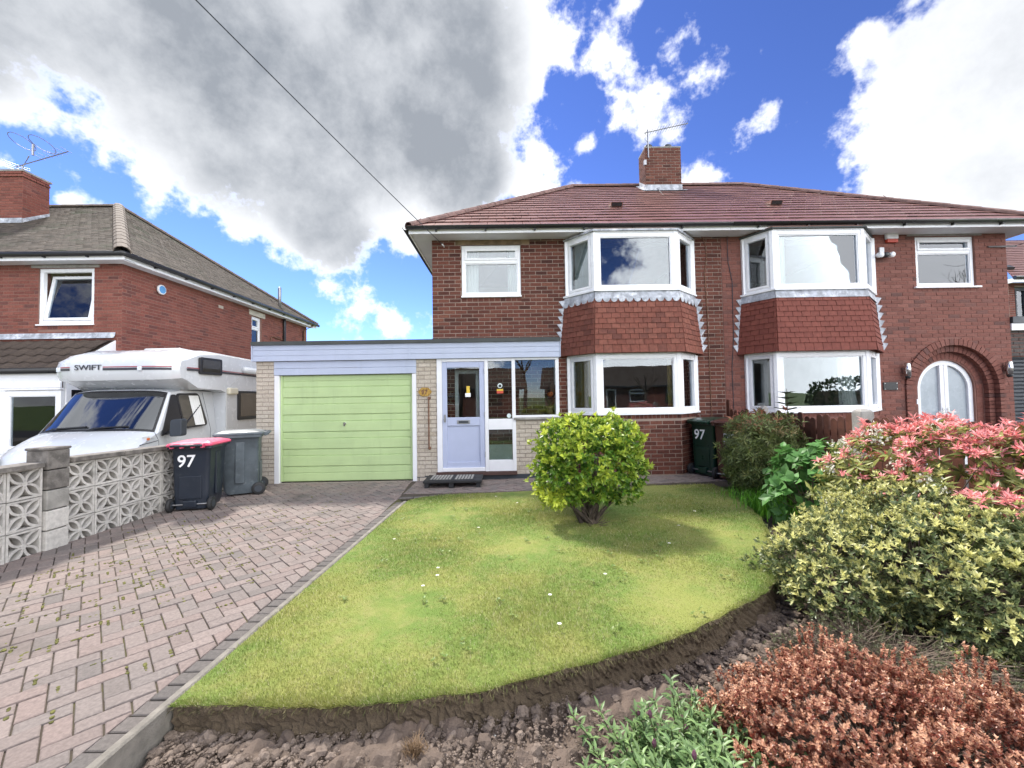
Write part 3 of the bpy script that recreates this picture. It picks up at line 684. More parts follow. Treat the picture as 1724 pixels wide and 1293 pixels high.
for (r0, r1, c0, c1) in ((.73, .99, -.20, -.14), (.575, .745, -.30, -.155)):
    V = []; N = 40; pts = [(1, -ARC[1])]+[(math.cos(math.pi*k/N), math.sin(math.pi*k/N)) for k in range(N+1)]+[(-1, -ARC[1])]
    prof = []
    for i, (cx, sy) in enumerate(pts):
        for r in (r0, r1):
            x = ARC[0]+(cx*r if 0 < i < len(pts)-1 else cx*r); z = ARC[1]+(sy*r if 0 < i < len(pts)-1 else sy); prof.append((x, z))
    for c in (c0, c1): V += [FW.p(x, z, c) for x, z in prof]
    m = len(prof); F = []
    for i in range(len(pts)-1):
        a, b, c_, d_ = 2*i, 2*i+1, 2*i+3, 2*i+2
        F += [(a+m, b+m, c_+m, d_+m), (a, d_, d_+m, a+m), (b, b+m, c_+m, c_)]
    mb.add(V, F, 0)
mb.build('arch_reveal', 'mortarn', wn)
# white arched double door
def arch_band(r0, r1, zb, c0, c1, x0=-9, x1=9, N=36):
    V = []; F = []; pts = [(1, None)]+[(math.cos(math.pi*k/N), math.sin(math.pi*k/N)) for k in range(N+1)]+[(-1, None)]; prof = []
    for cx, sy in pts:
        for r in (r0, r1): prof.append((ARC[0]+cx*r, zb if sy is None else ARC[1]+sy*r))
    for c in (c0, c1): V += [FW.p(x, z, c) for x, z in prof]
    m = len(prof)
    for i in range(len(pts)-1):
        a, b, c_, d_ = 2*i, 2*i+1, 2*i+3, 2*i+2
        F += [(a+m, b+m, c_+m, d_+m), (a, d_, d_+m, a+m), (b, b+m, c_+m, c_)]
    return V, F
mb = MB(); mb.add(*arch_band(.485, .585, .06, -.26, -.19), 0); mb.fbox(FW, ARC[0]-.585, ARC[0]+.585, .02, .08, -.26, -.19)
dn = mb.build('arched_door', 'upvc', HN, smooth=False)
for s in (-1, 1):
    mb = MB(); a0, a1 = sorted((ARC[0]+s*.004, ARC[0]+s*.085)); zt = ARC[1]+.48; mb.fbox(FW, a0, a1, .085, zt, -.25, -.185)
    q0, q1 = sorted((ARC[0]+s*.085, ARC[0]+s*.484)); mb.fbox(FW, q0, q1, .085, .20, -.25, -.188); mb.build('door_leaf', 'upvc', dn, bevel=.005)
    N = 14; P = [FW.p(ARC[0]+s*.085, .20, -.23), FW.p(ARC[0]+s*.483, .20, -.23)]+[FW.p(ARC[0]+s*.483*math.cos(t), ARC[1]+.483*math.sin(t), -.23) for t in [math.acos(.176)*k/N for k in range(N+1)]]
    MB().prism(P, (0, .008, 0)).build('pane', 'frost', dn)
    mb = MB(); h0 = ARC[0]+s*.045; mb.fbox(FW, h0-.015, h0+.015, .98, 1.16, -.185, -.175); mb.fbox(FW, min(h0, h0+s*.13), max(h0, h0+s*.13), 1.06, 1.08, -.16, -.145); mb.fbox(FW, h0-.009, h0+.009, 1.06, 1.08, -.176, -.146); mb.build('door_handle', 'chrome', dn)
# ---- roof (front slope split at the party line, hips at both ends)
slope = math.atan2(RZ-EZ, RYY-EY); LS = math.hypot(RZ-EZ, RYY-EY)
EXL, EXR = XL-.36, XR+.36; RXL, RXR = 1.86, 6.63
fs = Fr((0, EY, EZ), (1, 0, 0), (0, math.cos(slope), math.sin(slope)), (0, -math.sin(slope), math.cos(slope)))
def roof_half(house, x0, x1, r0, r1, ridgeA, ridgeB, hipfoot, hiptop, backfoot, matn):
    mb = MB(); eb = (hipfoot.x, 2*RYY-EY)
    A = Vector((x0, EY, EZ)); B = Vector((x1, EY, EZ)); C = Vector((r1, RYY, RZ)); D = Vector((r0, RYY, RZ))
    mb.add([A, B, C, D], [(0, 1, 2, 3)]); mb.add([Vector((p.x, 2*RYY-p.y, p.z)) for p in (A, B, C, D)], [(3, 2, 1, 0)])
    bf = Vector((hipfoot.x, 2*RYY-EY, EZ)); mb.add([hipfoot, hiptop, bf], [(0, 1, 2)])
    ro = mb.build('roof', matn, house)
    frs = [(fs, roof_rows(x0, x1, r0, r1, LS, .262, .33, t=.024))]
    sx = -1 if hipfoot.x < 4 else 1; run = abs(hiptop.x-hipfoot.x); sl = math.atan2(RZ-EZ, run); dl = math.hypot(run, RZ-EZ)
    fh = Fr((hipfoot.x, RYY, EZ), (0, sx, 0), (-sx*math.cos(sl), 0, math.sin(sl)))
    hw = RYY-EY
    frs.append((fh, roof_rows(-hw, hw, 0, 0, dl, .262, .33, t=.024)))
    lay(frs, 'roof_tile', 'roof_tiles', matn, ro)
    ridge_line(ro, hipfoot+Vector((0, 0, .02)), hiptop+Vector((0, 0, .03)), 'ridge', r=.115, seg=.45)
    ridge_line(ro, ridgeA, ridgeB, 'ridge', r=.115, seg=.45)
    ridge_line(ro, bf, hiptop+Vector((0, 0, .03)), 'ridge', r=.115, seg=.45)
    return ro
ro97 = roof_half(H97, EXL, XM-.002, RXL, XM-.002, Vector((RXL, RYY, RZ+.02)), Vector((XM-.03, RYY, RZ+.02)), Vector((EXL, EY, EZ)), Vector((RXL, RYY, RZ)), None, 'tile')
ron = roof_half(HN, XM+.002, EXR, XM+.002, RXR, Vector((XM+.03, RYY, RZ+.02)), Vector((RXR, RYY, RZ+.02)), Vector((EXR, EY, EZ)), Vector((RXR, RYY, RZ)), None, 'tile')
for h, x0, x1, ex, sx in ((H97, EXL, XM-.003, EXL, -1), (HN, XM+.003, EXR, EXR, 1)):
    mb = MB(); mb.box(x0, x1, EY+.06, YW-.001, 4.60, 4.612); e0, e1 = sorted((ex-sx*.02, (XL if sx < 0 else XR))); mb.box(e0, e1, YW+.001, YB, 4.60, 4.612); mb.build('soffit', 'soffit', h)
    mb = MB(); mb.box(x0+.0, x1, EY+.035, EY+.058, 4.585, 4.69); e0, e1 = sorted((ex, ex-sx*.022)); mb.box(e0, e1, EY+.06, YB+.3, 4.585, 4.69); mb.build('fascia', 'upvc', h)
    # half-round gutter with brackets
    mb = MB(); V = []; F = []; g = [(math.cos(math.pi+math.pi*k/8)*.055, math.sin(math.pi+math.pi*k/8)*.055) for k in range(9)]
    for x in (x0-.02*(sx < 0), x1+.02*(sx > 0)):
        for c in (1., .9): V += [(x, EY-.025+a*c, 4.695+b*c) for a, b in g]
    for k in range(8): F += [(k, k+1, 18+k+1, 18+k), (9+k+1, 9+k, 27+k, 27+k+1), (k+1, k, 9+k, 9+k+1), (18+k, 18+k+1, 27+k+1, 27+k)]
    mb.add(V, F, 0)
    for yv in (1,):
        V = []
        for y in (EY, YB+.3):
            for c in (1., .9): V += [(ex+sx*.058+a*c, y, 4.695+b*c) for a, b in g]
        mb.add(V, F, 0)
    go = mb.build('gutter', 'gutter', h, smooth=True)
    x = x0+.5
    while x < x1-.2: MB().box(x, x+.03, EY-.03, EY+.03, 4.615, 4.66).build('bracket', 'gutter', go); x += .92
# chimney on the party wall
CH = (3.73, 4.66, 10.58, 11.10)
mb = MB(); mb.box(CH[0], CH[1], CH[2], CH[3], 6.55, 8.02); ch = mb.build('chimney', 'mortar97', H97)
fc = Fr((CH[0], CH[2], 6.6), (1, 0, 0), (0, 0, 1), (0, -1, 0)); fl = Fr((CH[0], CH[3], 6.6), (0, -1, 0), (0, 0, 1), (-1, 0, 0)); frr = Fr((CH[1], CH[2], 6.6), (0, 1, 0), (0, 0, 1), (1, 0, 0))
lay([(fc, bond(0, CH[1]-CH[0], .0, 1.42)), (fl, bond(0, CH[3]-CH[2], 0, 1.42, off=.11)), (frr, bond(0, CH[3]-CH[2], 0, 1.42, off=.11))], 'brick', 'chimney_brickwork', 'brick97', ch, nmax=120)
MB().box(CH[0]-.012, CH[1]+.012, CH[2]-.012, CH[3]+.012, 8.02, 8.06).build('chimney_cap', 'concrete', ch, bevel=.01)
for x in (3.90, 4.42): MB().lathe((x, 10.84, 8.05), [(.10, 0), (.095, .10), (.11, .12), (.11, .16), (.085, .19)], 16).build('chimney_pot', 'char', ch, smooth=True)
mb = MB(); zf = EZ+(CH[2]-EY)*math.tan(slope); mb.box(CH[0]-.02, CH[1]+.02, CH[2]-.016, CH[2]-.011, zf-.02, zf+.17); mb.prism([(CH[0]-.09, CH[2]-.02, zf+.0), (CH[1]+.09, CH[2]-.02, zf+.0), (CH[1]+.09, CH[2]-.16, zf-.055), (CH[0]-.09, CH[2]-.16, zf-.055)], (0, -.0, .012))
P = [(CH[0]-.014, CH[2], zf), (CH[0]-.014, CH[3], zf+.38), (CH[0]-.014, CH[3], zf+.52), (CH[0]-.014, CH[2], zf+.17)]; mb.prism(P, (.004, 0, 0)); mb.prism([(CH[0]-.10, y, z-.02) if 0 else (x, y, z) for x, y, z in ((CH[0]-.11, CH[2]-.03, zf+.02), (CH[0]-.012, CH[2]-.03, zf+.02), (CH[0]-.012, CH[3], zf+.40), (CH[0]-.11, CH[3], zf+.40))], (0, 0, .012))
mb.build('lead_flashing', 'lead', ch)
# roof ventilators
for h, ro, x, y in ((H97, ro97, 2.43, 8.86), (HN, ron, 5.92, 8.86)):
    f = fs.sub(x, (y-EY)/math.cos(slope), .035); mb = MB(); mb.prism([f.p(-.13, -.10, 0), f.p(-.13, .16, 0), f.p(-.13, -.10, .10)], f.u*.26); MB().fbox(f, -.11, .11, -.106, -.101, .01, .085).build('vent_mouth', 'black', ro); mb.build('roof_vent', 'tile', ro)

# ---- bays
def seg_frames(xe0, xf0, xf1, xe1, out=0.):
    P = [Vector((xe0, YW, 0)), Vector((xf0, YF, 0)), Vector((xf1, YF, 0)), Vector((xe1, YW, 0))]; fr = []
    for i in range(3):
        u = (P[i+1]-P[i]).normalized(); n = u.cross(Vector((0, 0, 1))); fr.append((Fr(P[i], u, (0, 0, 1), n), (P[i+1]-P[i]).length))
    return fr
def bay(house, xe0, xf0, xf1, xe1, zb, zs, zl1, zt0, zt1, zu0, zu1, brickm, mortm, hangm, scallop, base97):
    fr = seg_frames(xe0, xf0, xf1, xe1)
    # plinth bricks
    co = MB(); P = [(xe0, YW+.02), (xf0, YF), (xf1, YF), (xe1, YW+.02)]
    co.prism([(x, y, -.05) for x, y in P], (0, 0, zs+.04))
    co.prism([(x+(.06 if i < 2 else -.06), y+.10, zl1+.012) for i, (x, y) in enumerate(P)], (0, 0, zu0-zl1-.03))
    co.prism([(x, y, zu1+.004) for x, y in P], (0, 0, 4.598-zu1-.004))
    bo = co.build('bay', mortm, house)
    fl = [(f, bond(0.003, L-.003, zb, zs-.115, off=.05*i, d=.007)) for i, (f, L) in enumerate(fr)]
    lay(fl, 'brick', 'bay_brickwork', brickm, bo, nmax=140)
    for f, L in fr:
        n = max(1, int(L/.075)); 
        for k in range(n): MB().fbox(f, k*L/n+.004, (k+1)*L/n-.005, zs-.108, zs-.004, -.004, .006+random.uniform(-.002, .002)).build('soldier_brick', brickm, bo)
    # windows
    for z0, z1, nm in ((zs, zl1, 'window'), (zu0, zu1, 'window')):
        for i, (f, L) in enumerate(fr):
            wo = window(house, f.sub(.035 if i != 1 else .03, z0, 0), L-.07 if i != 1 else L-.06, z1-z0, 'plain', sash=(i != 1), sill=False, recess=.0, fw_=.05 if i != 1 else .075, glass='glass')
            MB().fbox(f, -.03, L+.03, z0-.034, z0-.001, -.08, .055 if i == 1 else .05).build('sill', 'upvc', wo)
            MB().fbox(f, -.0, L+.0, z1+.001, z1+.022, -.09, .004+.002*i).build('head', 'upvc', wo)
        for x, s in ((xf0, 1), (xf1, -1)):
            mb = MB(); mb.prism([(x-.062*1, YF+.055, z0), (x-.02*s, YF-.012, z0), (x+.055*s, YF-.012, z0), (x+.055, YF+.055, z0)] if 0 else [(x-.05*s, YF+.03, z0), (x-.012*s, YF-.006, z0), (x+.045*s, YF-.006, z0), (x+.045*s, YF+.07, z0), (x-.02*s, YF+.09, z0)], (0, 0, z1-z0)); mb.build('corner_post', 'upvc', house)
        for x, s in ((xe0, 1), (xe1, -1)):
            MB().box(min(x-.01*s, x+.05*s), max(x-.01*s, x+.05*s), YW-.06, YW+.02, z0, z1).build('corner_post', 'upvc', house)
    # tile hanging: three leaning planes that flare at the foot
    Q0 = [(xe0-.13, YW), (xf0-.055, YF-.11), (xf1+.055, YF-.11), (xe1+.13, YW)]; Q1 = [(xe0-.03, YW), (xf0-.01, YF-.03), (xf1+.01, YF-.03), (xe1+.03, YW)]
    frs = []; bk = MB()
    for i in range(3):
        a0, a1 = Vector((*Q0[i], zt0)), Vector((*Q0[i+1], zt0)); b0, b1 = Vector((*Q1[i], zt1)), Vector((*Q1[i+1], zt1))
        u = (a1-a0).normalized(); v = (b0-a0)-u*(b0-a0).dot(u); Hh = v.length; v.normalize(); n = u.cross(v)
        f = Fr(a0, u, v, n); L0, R0 = 0, (a1-a0).length; L1, R1 = (b0-a0).dot(u), (b1-a0).dot(u)
        frs.append((f, roof_rows(L0, R0, L1, R1, Hh, .098, .163, t=.012, over=.02))); bk.add([a0, a1, b1, b0], [(0, 1, 2, 3)])
    bk.add([Vector((*q, zt0+.004)) for q in Q0], [(3, 2, 1, 0)]); 
    bk.prism([Vector((*q, zl1+.024)) for q in [(xe0, YW), (xf0, YF), (xf1, YF), (xe1, YW)]], (0, 0, .03))
    ho = bk.build('tile_hanging', mortm, house)
    lay(frs, 'hanging_tile', 'hanging_tiles', hangm, ho, e=.0015)
    # lead apron
    la = MB(); A = [(xe0-.05, YW), (xf0-.02, YF-.045), (xf1+.02, YF-.045), (xe1+.05, YW)]; B = [(xe0-.015, YW), (xf0-.005, YF-.012), (xf1+.005, YF-.012), (xe1+.015, YW)]
    for i in range(3):
        a0, a1 = Vector((*A[i], zt1-.02)), Vector((*A[i+1], zt1-.02)); b0, b1 = Vector((*B[i], zu0-.034)), Vector((*B[i+1], zu0-.034))
        d = (a1-a0).normalized().cross((b0-a0).normalized())*.012
        la.prism([a0+d, a1+d, b1+d, b0+d], -d*.4)
        if scallop:
            L = (a1-a0).length; n = max(3, int(round(L/.148))); u = (a1-a0)/n
            for k in range(n):
                c = a0+u*(k+.5)+d; w = u.length*.46; P = [c+u.normalized()*math.cos(math.pi+math.pi*q/8)*w+Vector((0, 0, math.sin(math.pi+math.pi*q/8)*w*1.05)) for q in range(9)]
                nn = d.normalized(); P = [p+nn*.008 for p in P]; la.prism(P, -nn*.005)
    la.build('lead_apron', 'lead', ho)
    # stepped soakers against the wall
    zz = zt0+.03; k = 0
    while zz < zt1-.02:
        for q0, q1, s in ((Q0[0], Q1[0], -1), (Q0[3], Q1[3], 1)):
            f = (zz-zt0)/(zt1-zt0); x = q0[0]+(q1[0]-q0[0])*f
            MB().prism([(x-.01*s, YW-.014, zz-.03), (x+.02*s, YW-.014, zz-.03), (x+.105*s, YW-.014, zz+.10), (x-.01*s, YW-.014, zz+.12)][::s], (0, -.004, 0)).build('lead_soaker', 'lead', ho)
        zz += .150
    # flat lead roof under the soffit
    tp = MB(); tp.prism([(xe0-.04, YW, zu1+.024), (xf0-.03, YF-.045, zu1+.024), (xf1+.03, YF-.045, zu1+.024), (xe1+.04, YW, zu1+.024)], (0, 0, .03)); tp.build('bay_roof', 'lead' if scallop else 'felt', house)
    return bo
bay(H97, 1.165, 1.63, 3.15, 3.68, .07, 1.19, 2.26, 2.33, 3.30, 3.455, 4.515, 'brick97', 'mortar97', 'hang', True, True)
bay(HN, 4.64, 4.95, 6.64, 7.24, .07, 1.17, 2.245, 2.31, 3.27, 3.43, 4.515, 'brickn', 'mortarn', 'hangn', False, False)
curtain((1.29, 7.95), (1.60, 7.62), 1.22, 2.22, 'curtg', 'gold curtain at the left of the ground floor bay behind the round bush', 4, .03)
curtain((2.98, 7.60), (3.08, 7.57), 1.22, 2.22, 'curtg', 'narrow strip of gold curtain at the right edge of the big ground floor bay pane', 3, .02)
curtain((3.22, 7.66), (3.50, 7.93), 1.22, 2.22, 'curtb', 'brown curtain in the narrow right pane of the ground floor bay', 4, .025)
curtain((1.34, 7.90), (1.60, 7.62), 3.48, 4.46, 'curtw', 'pale curtain in the left pane of the upper bay above the scalloped lead', 4, .03)
curtain((3.22, 7.66), (3.52, 7.95), 3.48, 4.46, 'curtb', 'brown curtain in the narrow right pane of the upper bay above the scalloped lead', 4, .025)
curtain((-.80, 8.16), (-.55, 8.16), 3.55, 4.45, 'curtw', 'white curtain at the left of the small upper window above the garage flat roof', 4, .025)
curtain((.04, 8.16), (.22, 8.16), 3.55, 4.45, 'curtw', 'white curtain at the right of the small upper window above the garage flat roof', 4, .025)
curtain((5.04, 7.57), (5.24, 7.57), 3.46, 4.46, 'curtw', 'white curtain at the left of the big upper bay pane of the right house', 4, .03)
curtain((6.12, 7.58), (6.56, 7.58), 3.46, 4.46, 'curtw', 'white tied-back curtain at the right of the big upper bay pane of the right house', 6, .035, gather=.25)
curtain((6.18, 7.58), (6.54, 7.58), 1.20, 2.2, 'curtw', 'white net curtain at the right of the lower bay pane of the right house', 6, .03, gather=.2)
curtain((5.03, 7.58), (5.16, 7.58), 1.20, 2.2, 'curtw', 'white net curtain at the left of the lower bay pane of the right house', 3, .03)

# ------------------------------------------------------------------ garage and porch
YG = 7.60; GX0, GX1 = -4.63, .95
GA = empty('garage', (-1.8, YG, 0), 'flat-roofed garage and porch of cream brick with white cladding and green up-and-over door', 'garage')
FG = Fr((0, YG, 0), (1, 0, 0), (0, 0, 1), (0, -1, 0))
gh = [(-4.30, -1.69, 0, 2.24), (-1.31, .07, .0, 2.24), (.07, GX1+.1, 1.10, 2.24)]
gw = backing(FG, GX0, GX1, -.02, 2.50, gh, .11, 'wall', 'mortarc', GA)
lay([(FG, bond(GX0, -4.30, .0, 2.24, L=.225)+bond(-1.69, -1.31, .0, 2.24, off=.04)+bond(.07, GX1, .10, 1.09, off=.02)),
     (Fr((GX0, 12.6, 0), (0, -1, 0), (0, 0, 1), (-1, 0, 0)), bond(2.5, 5.0, 0, 2.24))], 'brick', 'brickwork', 'brickc', gw)
mb = MB(); mb.box(GX0, GX0+.1, YG+.112, 12.6, -.2, 2.48); mb.box(GX0+.102, XL-.01, 12.5, 12.6, -.2, 2.48); mb.box(XL-.11, XL-.01, YG+.40, 12.49, -.2, 2.48); mb.box(GX1-.09, GX1-.0, YG+.112, YW-.012, -.02, 1.10); mb.build('side_wall', 'mortarc', GA)
mb = MB(); mb.box(GX0-.03, XL-.005, YG-.06, 12.6, 2.505, 2.56); mb.box(XL-.004, GX1+.02, YG-.06, YW-.012, 2.505, 2.56); mb.build('flat_roof', 'felt', GA)
mb = MB(); mb.box(GX0-.05, GX1+.035, YG-.105, YG-.085, 2.535, 2.60); mb.box(GX0-.05, GX0-.03, YG-.084, 12.6, 2.535, 2.60); mb.box(XL, GX1+.03, YW-.10, YW-.012, 2.562, 2.66); mb.build('roof_trim', 'felt', GA)
FC = Fr((0, YG-.07, 0), (1, 0, 0), (0, 0, 1), (0, -1, 0))
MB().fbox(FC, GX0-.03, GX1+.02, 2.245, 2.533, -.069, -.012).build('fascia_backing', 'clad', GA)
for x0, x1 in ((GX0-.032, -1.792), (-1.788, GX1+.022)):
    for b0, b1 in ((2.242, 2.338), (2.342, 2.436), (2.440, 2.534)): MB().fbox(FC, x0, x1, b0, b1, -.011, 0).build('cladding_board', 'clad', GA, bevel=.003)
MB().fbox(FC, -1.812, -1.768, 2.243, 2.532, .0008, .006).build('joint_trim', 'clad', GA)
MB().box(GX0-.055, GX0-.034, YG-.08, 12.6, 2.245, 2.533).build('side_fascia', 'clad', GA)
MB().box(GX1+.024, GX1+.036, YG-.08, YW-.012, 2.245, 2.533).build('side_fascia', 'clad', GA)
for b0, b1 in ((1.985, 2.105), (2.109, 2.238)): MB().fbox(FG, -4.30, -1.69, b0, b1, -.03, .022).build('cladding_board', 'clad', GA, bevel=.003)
for x0, x1 in ((-4.298, -4.212), (-1.768, -1.692)): MB().fbox(FG, x0, x1, .0, 1.98, -.09, .014).build('door_post', 'whitewood', GA, bevel=.004)
# up-and-over door: ribbed panels
gd = MB().fbox(FG, -4.209, -1.771, .025, 1.978, -.075, -.055).build('garage_door', 'gdoor', GA)
z = .03; seq = [.145, .112, .205, .112, .205, .112, .205, .112, .205, .112, .205, .112, .10]
for k, hgt in enumerate(seq):
    z1 = min(z+hgt, 1.974); mb = MB()
    if hgt > .15:
        zm = (z+z1)/2
        mb.prism([FG.p(-4.165, z+.010, -.054), FG.p(-4.165, z+.022, -.036), FG.p(-4.165, zm-.004, -.036), FG.p(-4.165, zm, -.039), FG.p(-4.165, zm+.004, -.036), FG.p(-4.165, z1-.010, -.036), FG.p(-4.165, z1-.001, -.054)], (2.35, 0, 0))
    else: mb.prism([FG.p(-4.165, z+.002, -.054), FG.p(-4.165, z+.010, -.046), FG.p(-4.165, z1-.010, -.046), FG.p(-4.165, z1-.001, -.054)], (2.35, 0, 0))
    mb.build('door_panel', 'gdoor', gd); z = z1
mb = MB()
for x0, x1 in ((-4.206, -4.17), (-1.81, -1.774)): mb.fbox(FG, x0, x1, .027, 1.976, -.054, -.034)
mb.build('door_edge', 'gdoor', gd)
mb = MB(); mb.lathe(FG.p(-3.02, 1.075, -.036), [(.024, 0), (.024, .012), (.012, .014), (.012, .035)], 14, (0, -1, 0)); mb.fbox(FG, -3.034, -3.006, 1.03, 1.10, .0, .012); mb.build('door_handle', 'chrome', gd)
# porch joinery
pf = MB(); A = (-.05, .03)
for x0, x1, z0, z1 in ((-1.31, -1.215, .16, 2.24), (-.430, -.365, .16, 2.24), (.075, .14, .16, 2.24), (-1.214, -.431, 2.185, 2.24), (-.364, .074, 2.185, 2.24), (-.364, .074, .92, 1.115), (-.364, .074, .16, .36)): pf.fbox(FG, x0, x1, z0, z1, *A)
pf.fbox(FG, .141, GX1, 2.20, 2.24, *A); pf.fbox(FG, .141, GX1, 1.135, 1.175, *A); pf.fbox(FG, .885, GX1, 1.176, 2.199, *A)
for y0 in (0,): pf.box(GX1-.05, GX1-.002, YG+.055, YW-.02, 1.135, 1.175); pf.box(GX1-.05, GX1-.002, YG+.055, YW-.02, 2.2, 2.24); pf.box(GX1-.055, GX1-.002, YW-.07, YW-.014, 1.176, 2.199)
po = pf.build('porch_frame', 'whitewood', GA, bevel=.004)
MB().fbox(FG, -.362, .073, 1.116, 2.184, -.02, -.014).build('pane', 'glassd', po)
MB().fbox(FG, -.362, .073, .362, .918, -.02, -.014).build('pane', 'glassd', po)
MB().fbox(FG, -.362, .073, .362, .64, -.034, -.028).build('frosted_film', 'frost', po)
MB().fbox(FG, .142, .884, 1.176, 2.199, -.02, -.014).build('pane', 'glassd', po)
MB().box(GX1-.03, GX1-.024, YG+.056, YW-.071, 1.176, 2.199).build('pane', 'glassd', po)
MB().fbox(FG, .10, GX1+.03, 1.095, 1.134, -.05, .06).build('sill', 'concrete', po, bevel=.004)
MB().fbox(FG, -1.33, .15, .095, .158, -.06, .075).build('threshold', simple('threshold_brown', (.07, .035, .028), .6), GA, bevel=.005)
MB().fbox(FG, -1.7, GX1, -.02, .094, -.04, .006).build('plinth', 'char', GA)
fd = MB(); D = (-.03, .018)
for x0, x1, z0, z1 in ((-1.212, -1.125, .165, 2.182), (-.525, -.434, .165, 2.182), (-1.124, -.526, 2.075, 2.182), (-1.124, -.526, 1.0, 1.155), (-1.124, -.526, .165, .335)): fd.fbox(FG, x0, x1, z0, z1, *D)
fdo = fd.build('front_door', 'fdoor', GA, bevel=.006)
MB().fbox(FG, -1.123, -.527, .337, .998, -.02, -.004).build('door_panel', 'fdoor', fdo)
MB().fbox(FG, -1.123, -.527, 1.157, 2.073, -.01, -.004).build('pane', 'glassd', fdo)
MB().fbox(FG, -1.213, -.433, .166, .235, .019, .04).build('weather_bar', 'whitewood', fdo, bevel=.005)
mb = MB(); mb.fbox(FG, -.945, -.705, 1.035, 1.105, .019, .026); mb.build('letterbox', 'steel', fdo, bevel=.003); MB().fbox(FG, -.915, -.735, 1.052, 1.088, .027, .032).build('letter_flap', 'char', fdo)
mb = MB(); mb.fbox(FG, -1.185, -1.150, 1.07, 1.21, .019, .027); mb.lathe(FG.p(-1.168, 1.12, .026), [(.012, 0), (.012, .03), (.02, .034), (.02, .05)], 12, (0, -1, 0)); mb.build('door_handle', 'steel', fdo)
mb = MB()
for z in (.42, 1.15, 1.95): mb.fbox(FG, -.437, -.427, z, z+.1, .019, .034)
mb.build('hinge', 'steel', fdo)
# stickers and a parcel notice on the glass
MB().fbox(FG, -.765, -.705, 1.60, 1.73, .0, .002).build('sticker', 'yellow', fdo); MB().fbox(FG, -.79, -.69, 1.53, 1.60, .0, .002).build('sticker', 'white', fdo)
MB().lathe(FG.p(-.145, 1.73, -.012), [(.045, 0), (.045, .002)], 20, (0, -1, 0)).build('sticker', 'sticker', po); MB().lathe(FG.p(-.145, 1.725, -.0095), [(.028, 0), (.028, .001)], 16, (0, -1, 0)).build('sticker', 'black', po)
MB().fbox(FG, -.205, -.085, 1.635, 1.665, -.012, -.010).build('sticker', 'yellow', po); MB().fbox(FG, -.205, -.085, 1.585, 1.633, -.012, -.010).build('sticker', 'red', po)
MB().lathe(FG.p(.015, 1.17, -.012), [(.04, 0), (.04, .002)], 20, (0, -1, 0)).build('sticker', 'sticker', po)
# inner door of the house behind the porch glass
mb = MB(); 
for x0, x1 in ((-1.02, -.955), (-.50, -.42), (-.62, -.56)): mb.fbox(FW, x0, x1, .12, 2.05, -.06, .02)
mb.fbox(FW, -.954, -.621, 1.98, 2.05, -.06, .02); ido = mb.build('inner_door_frame', 'whitewood', H97); MB().fbox(FW, -.954, -.621, .12, 1.05, -.05, -.01).build('inner_door_panel', 'rust', ido)

# ------------------------------------------------------------------ left house
HL = empty('brick_house', (-12, 8.94, -.25), 'red brick house with mossy grey-brown hipped roof behind the motorhome', 'house')
LX, LY, LXE, LYE = -8.36, 8.94, -17., 17.1
FLF = Fr((0, LY, 0), (1, 0, 0), (0, 0, 1), (0, -1, 0)); FLS = Fr((LX, 0, 0), (0, 1, 0), (0, 0, 1), (1, 0, 0))
lw = (-10.16, -8.96, 3.25, 4.48); sw = (13.45, 14.0, 3.3, 4.33)
wl = backing(FLF, LXE, LX, -.25, 4.62, [lw], .24, 'wall', 'mortarl', HL)
ws = backing(FLS, LY+.242, LYE, -.25, 4.62, [sw], .24, 'side_wall', 'mortarl', HL)
bf = bond(-12.6, LX, 2.2, 4.6, [lw, (-10.16, -8.96, 3.14, 3.25)], d=.006); bs = bond(LY, LYE, 2.0, 4.6, [sw, (13.3, 14.2, 4.34, 4.6)], off=.11, d=.006)
lay([(FLF, bf)], 'brick', 'brickwork', 'brickl', wl, nmax=150); lay([(FLS, bs)], 'brick', 'brickwork', 'brickl', ws, nmax=150)
mb = MB(); a = -10.16
while a < -9.0: mb.fbox(FLF, a, a+.098, 3.145, 3.245, -.004, .005); a += .109
mb.build('brick_sill', 'brickl', wl)
MB().fbox(FLF, -10.3, -8.84, 4.485, 4.545, -.01, .03).build('lintel', 'concrete', wl)
# tilted-open window
wo = MB(); f = FLF.sub(-10.155, 3.255, 0); w, h = 1.19, 1.22; q = .075
for a0, a1, b0, b1 in ((0, w, 0, q), (0, w, h-q, h), (0, q, q, h-q), (w-q, w, q, h-q)): wo.fbox(f, a0, a1, b0, b1, -.10, -.02)
wo = wo.build('window', 'upvc', HL, bevel=.006)
ft = Fr(f.p(.09, .09, -.015), (1, 0, 0), (0, .17, .985), (0, -.985, .17)); mb = MB(); ww, hh = 1.01, 1.03
for a0, a1, b0, b1 in ((0, ww, 0, .06), (0, ww, hh-.06, hh), (0, .06, .06, hh-.06), (ww-.06, ww, .06, hh-.06)): mb.fbox(ft, a0, a1, b0, b1, -.05, 0)
mb.build('sash', 'upvc', wo, bevel=.005); MB().fbox(ft, .055, ww-.055, .055, hh-.055, -.03, -.024).build('pane', 'glass', wo)
MB().fbox(f, -.02, w+.02, -.03, -.002, -.06, .04).build('sill', 'upvc', wo)
curtain((-9.95, 9.25), (-9.6, 9.25), 3.3, 4.4, 'curtw', 'white curtain behind the tilted window of the left house', 4, .03)
MB().box(-12, -8.7, 12, 12.1, 2.6, 4.6).build('partition', 'room', HL); MB().box(-12, -8.7, 9.3, 12, 2.5, 2.6).build('floor_slab', 'room', HL)
window(HL, FLS.sub(13.45, 3.3, 0), .55, 1.03, 'top', recess=.06, split=.62); MB().fbox(FLS, 13.3, 14.15, 4.34, 4.50, -.01, .03).build('lintel', simple('lintel_cream', (.5, .46, .38), .85), ws)
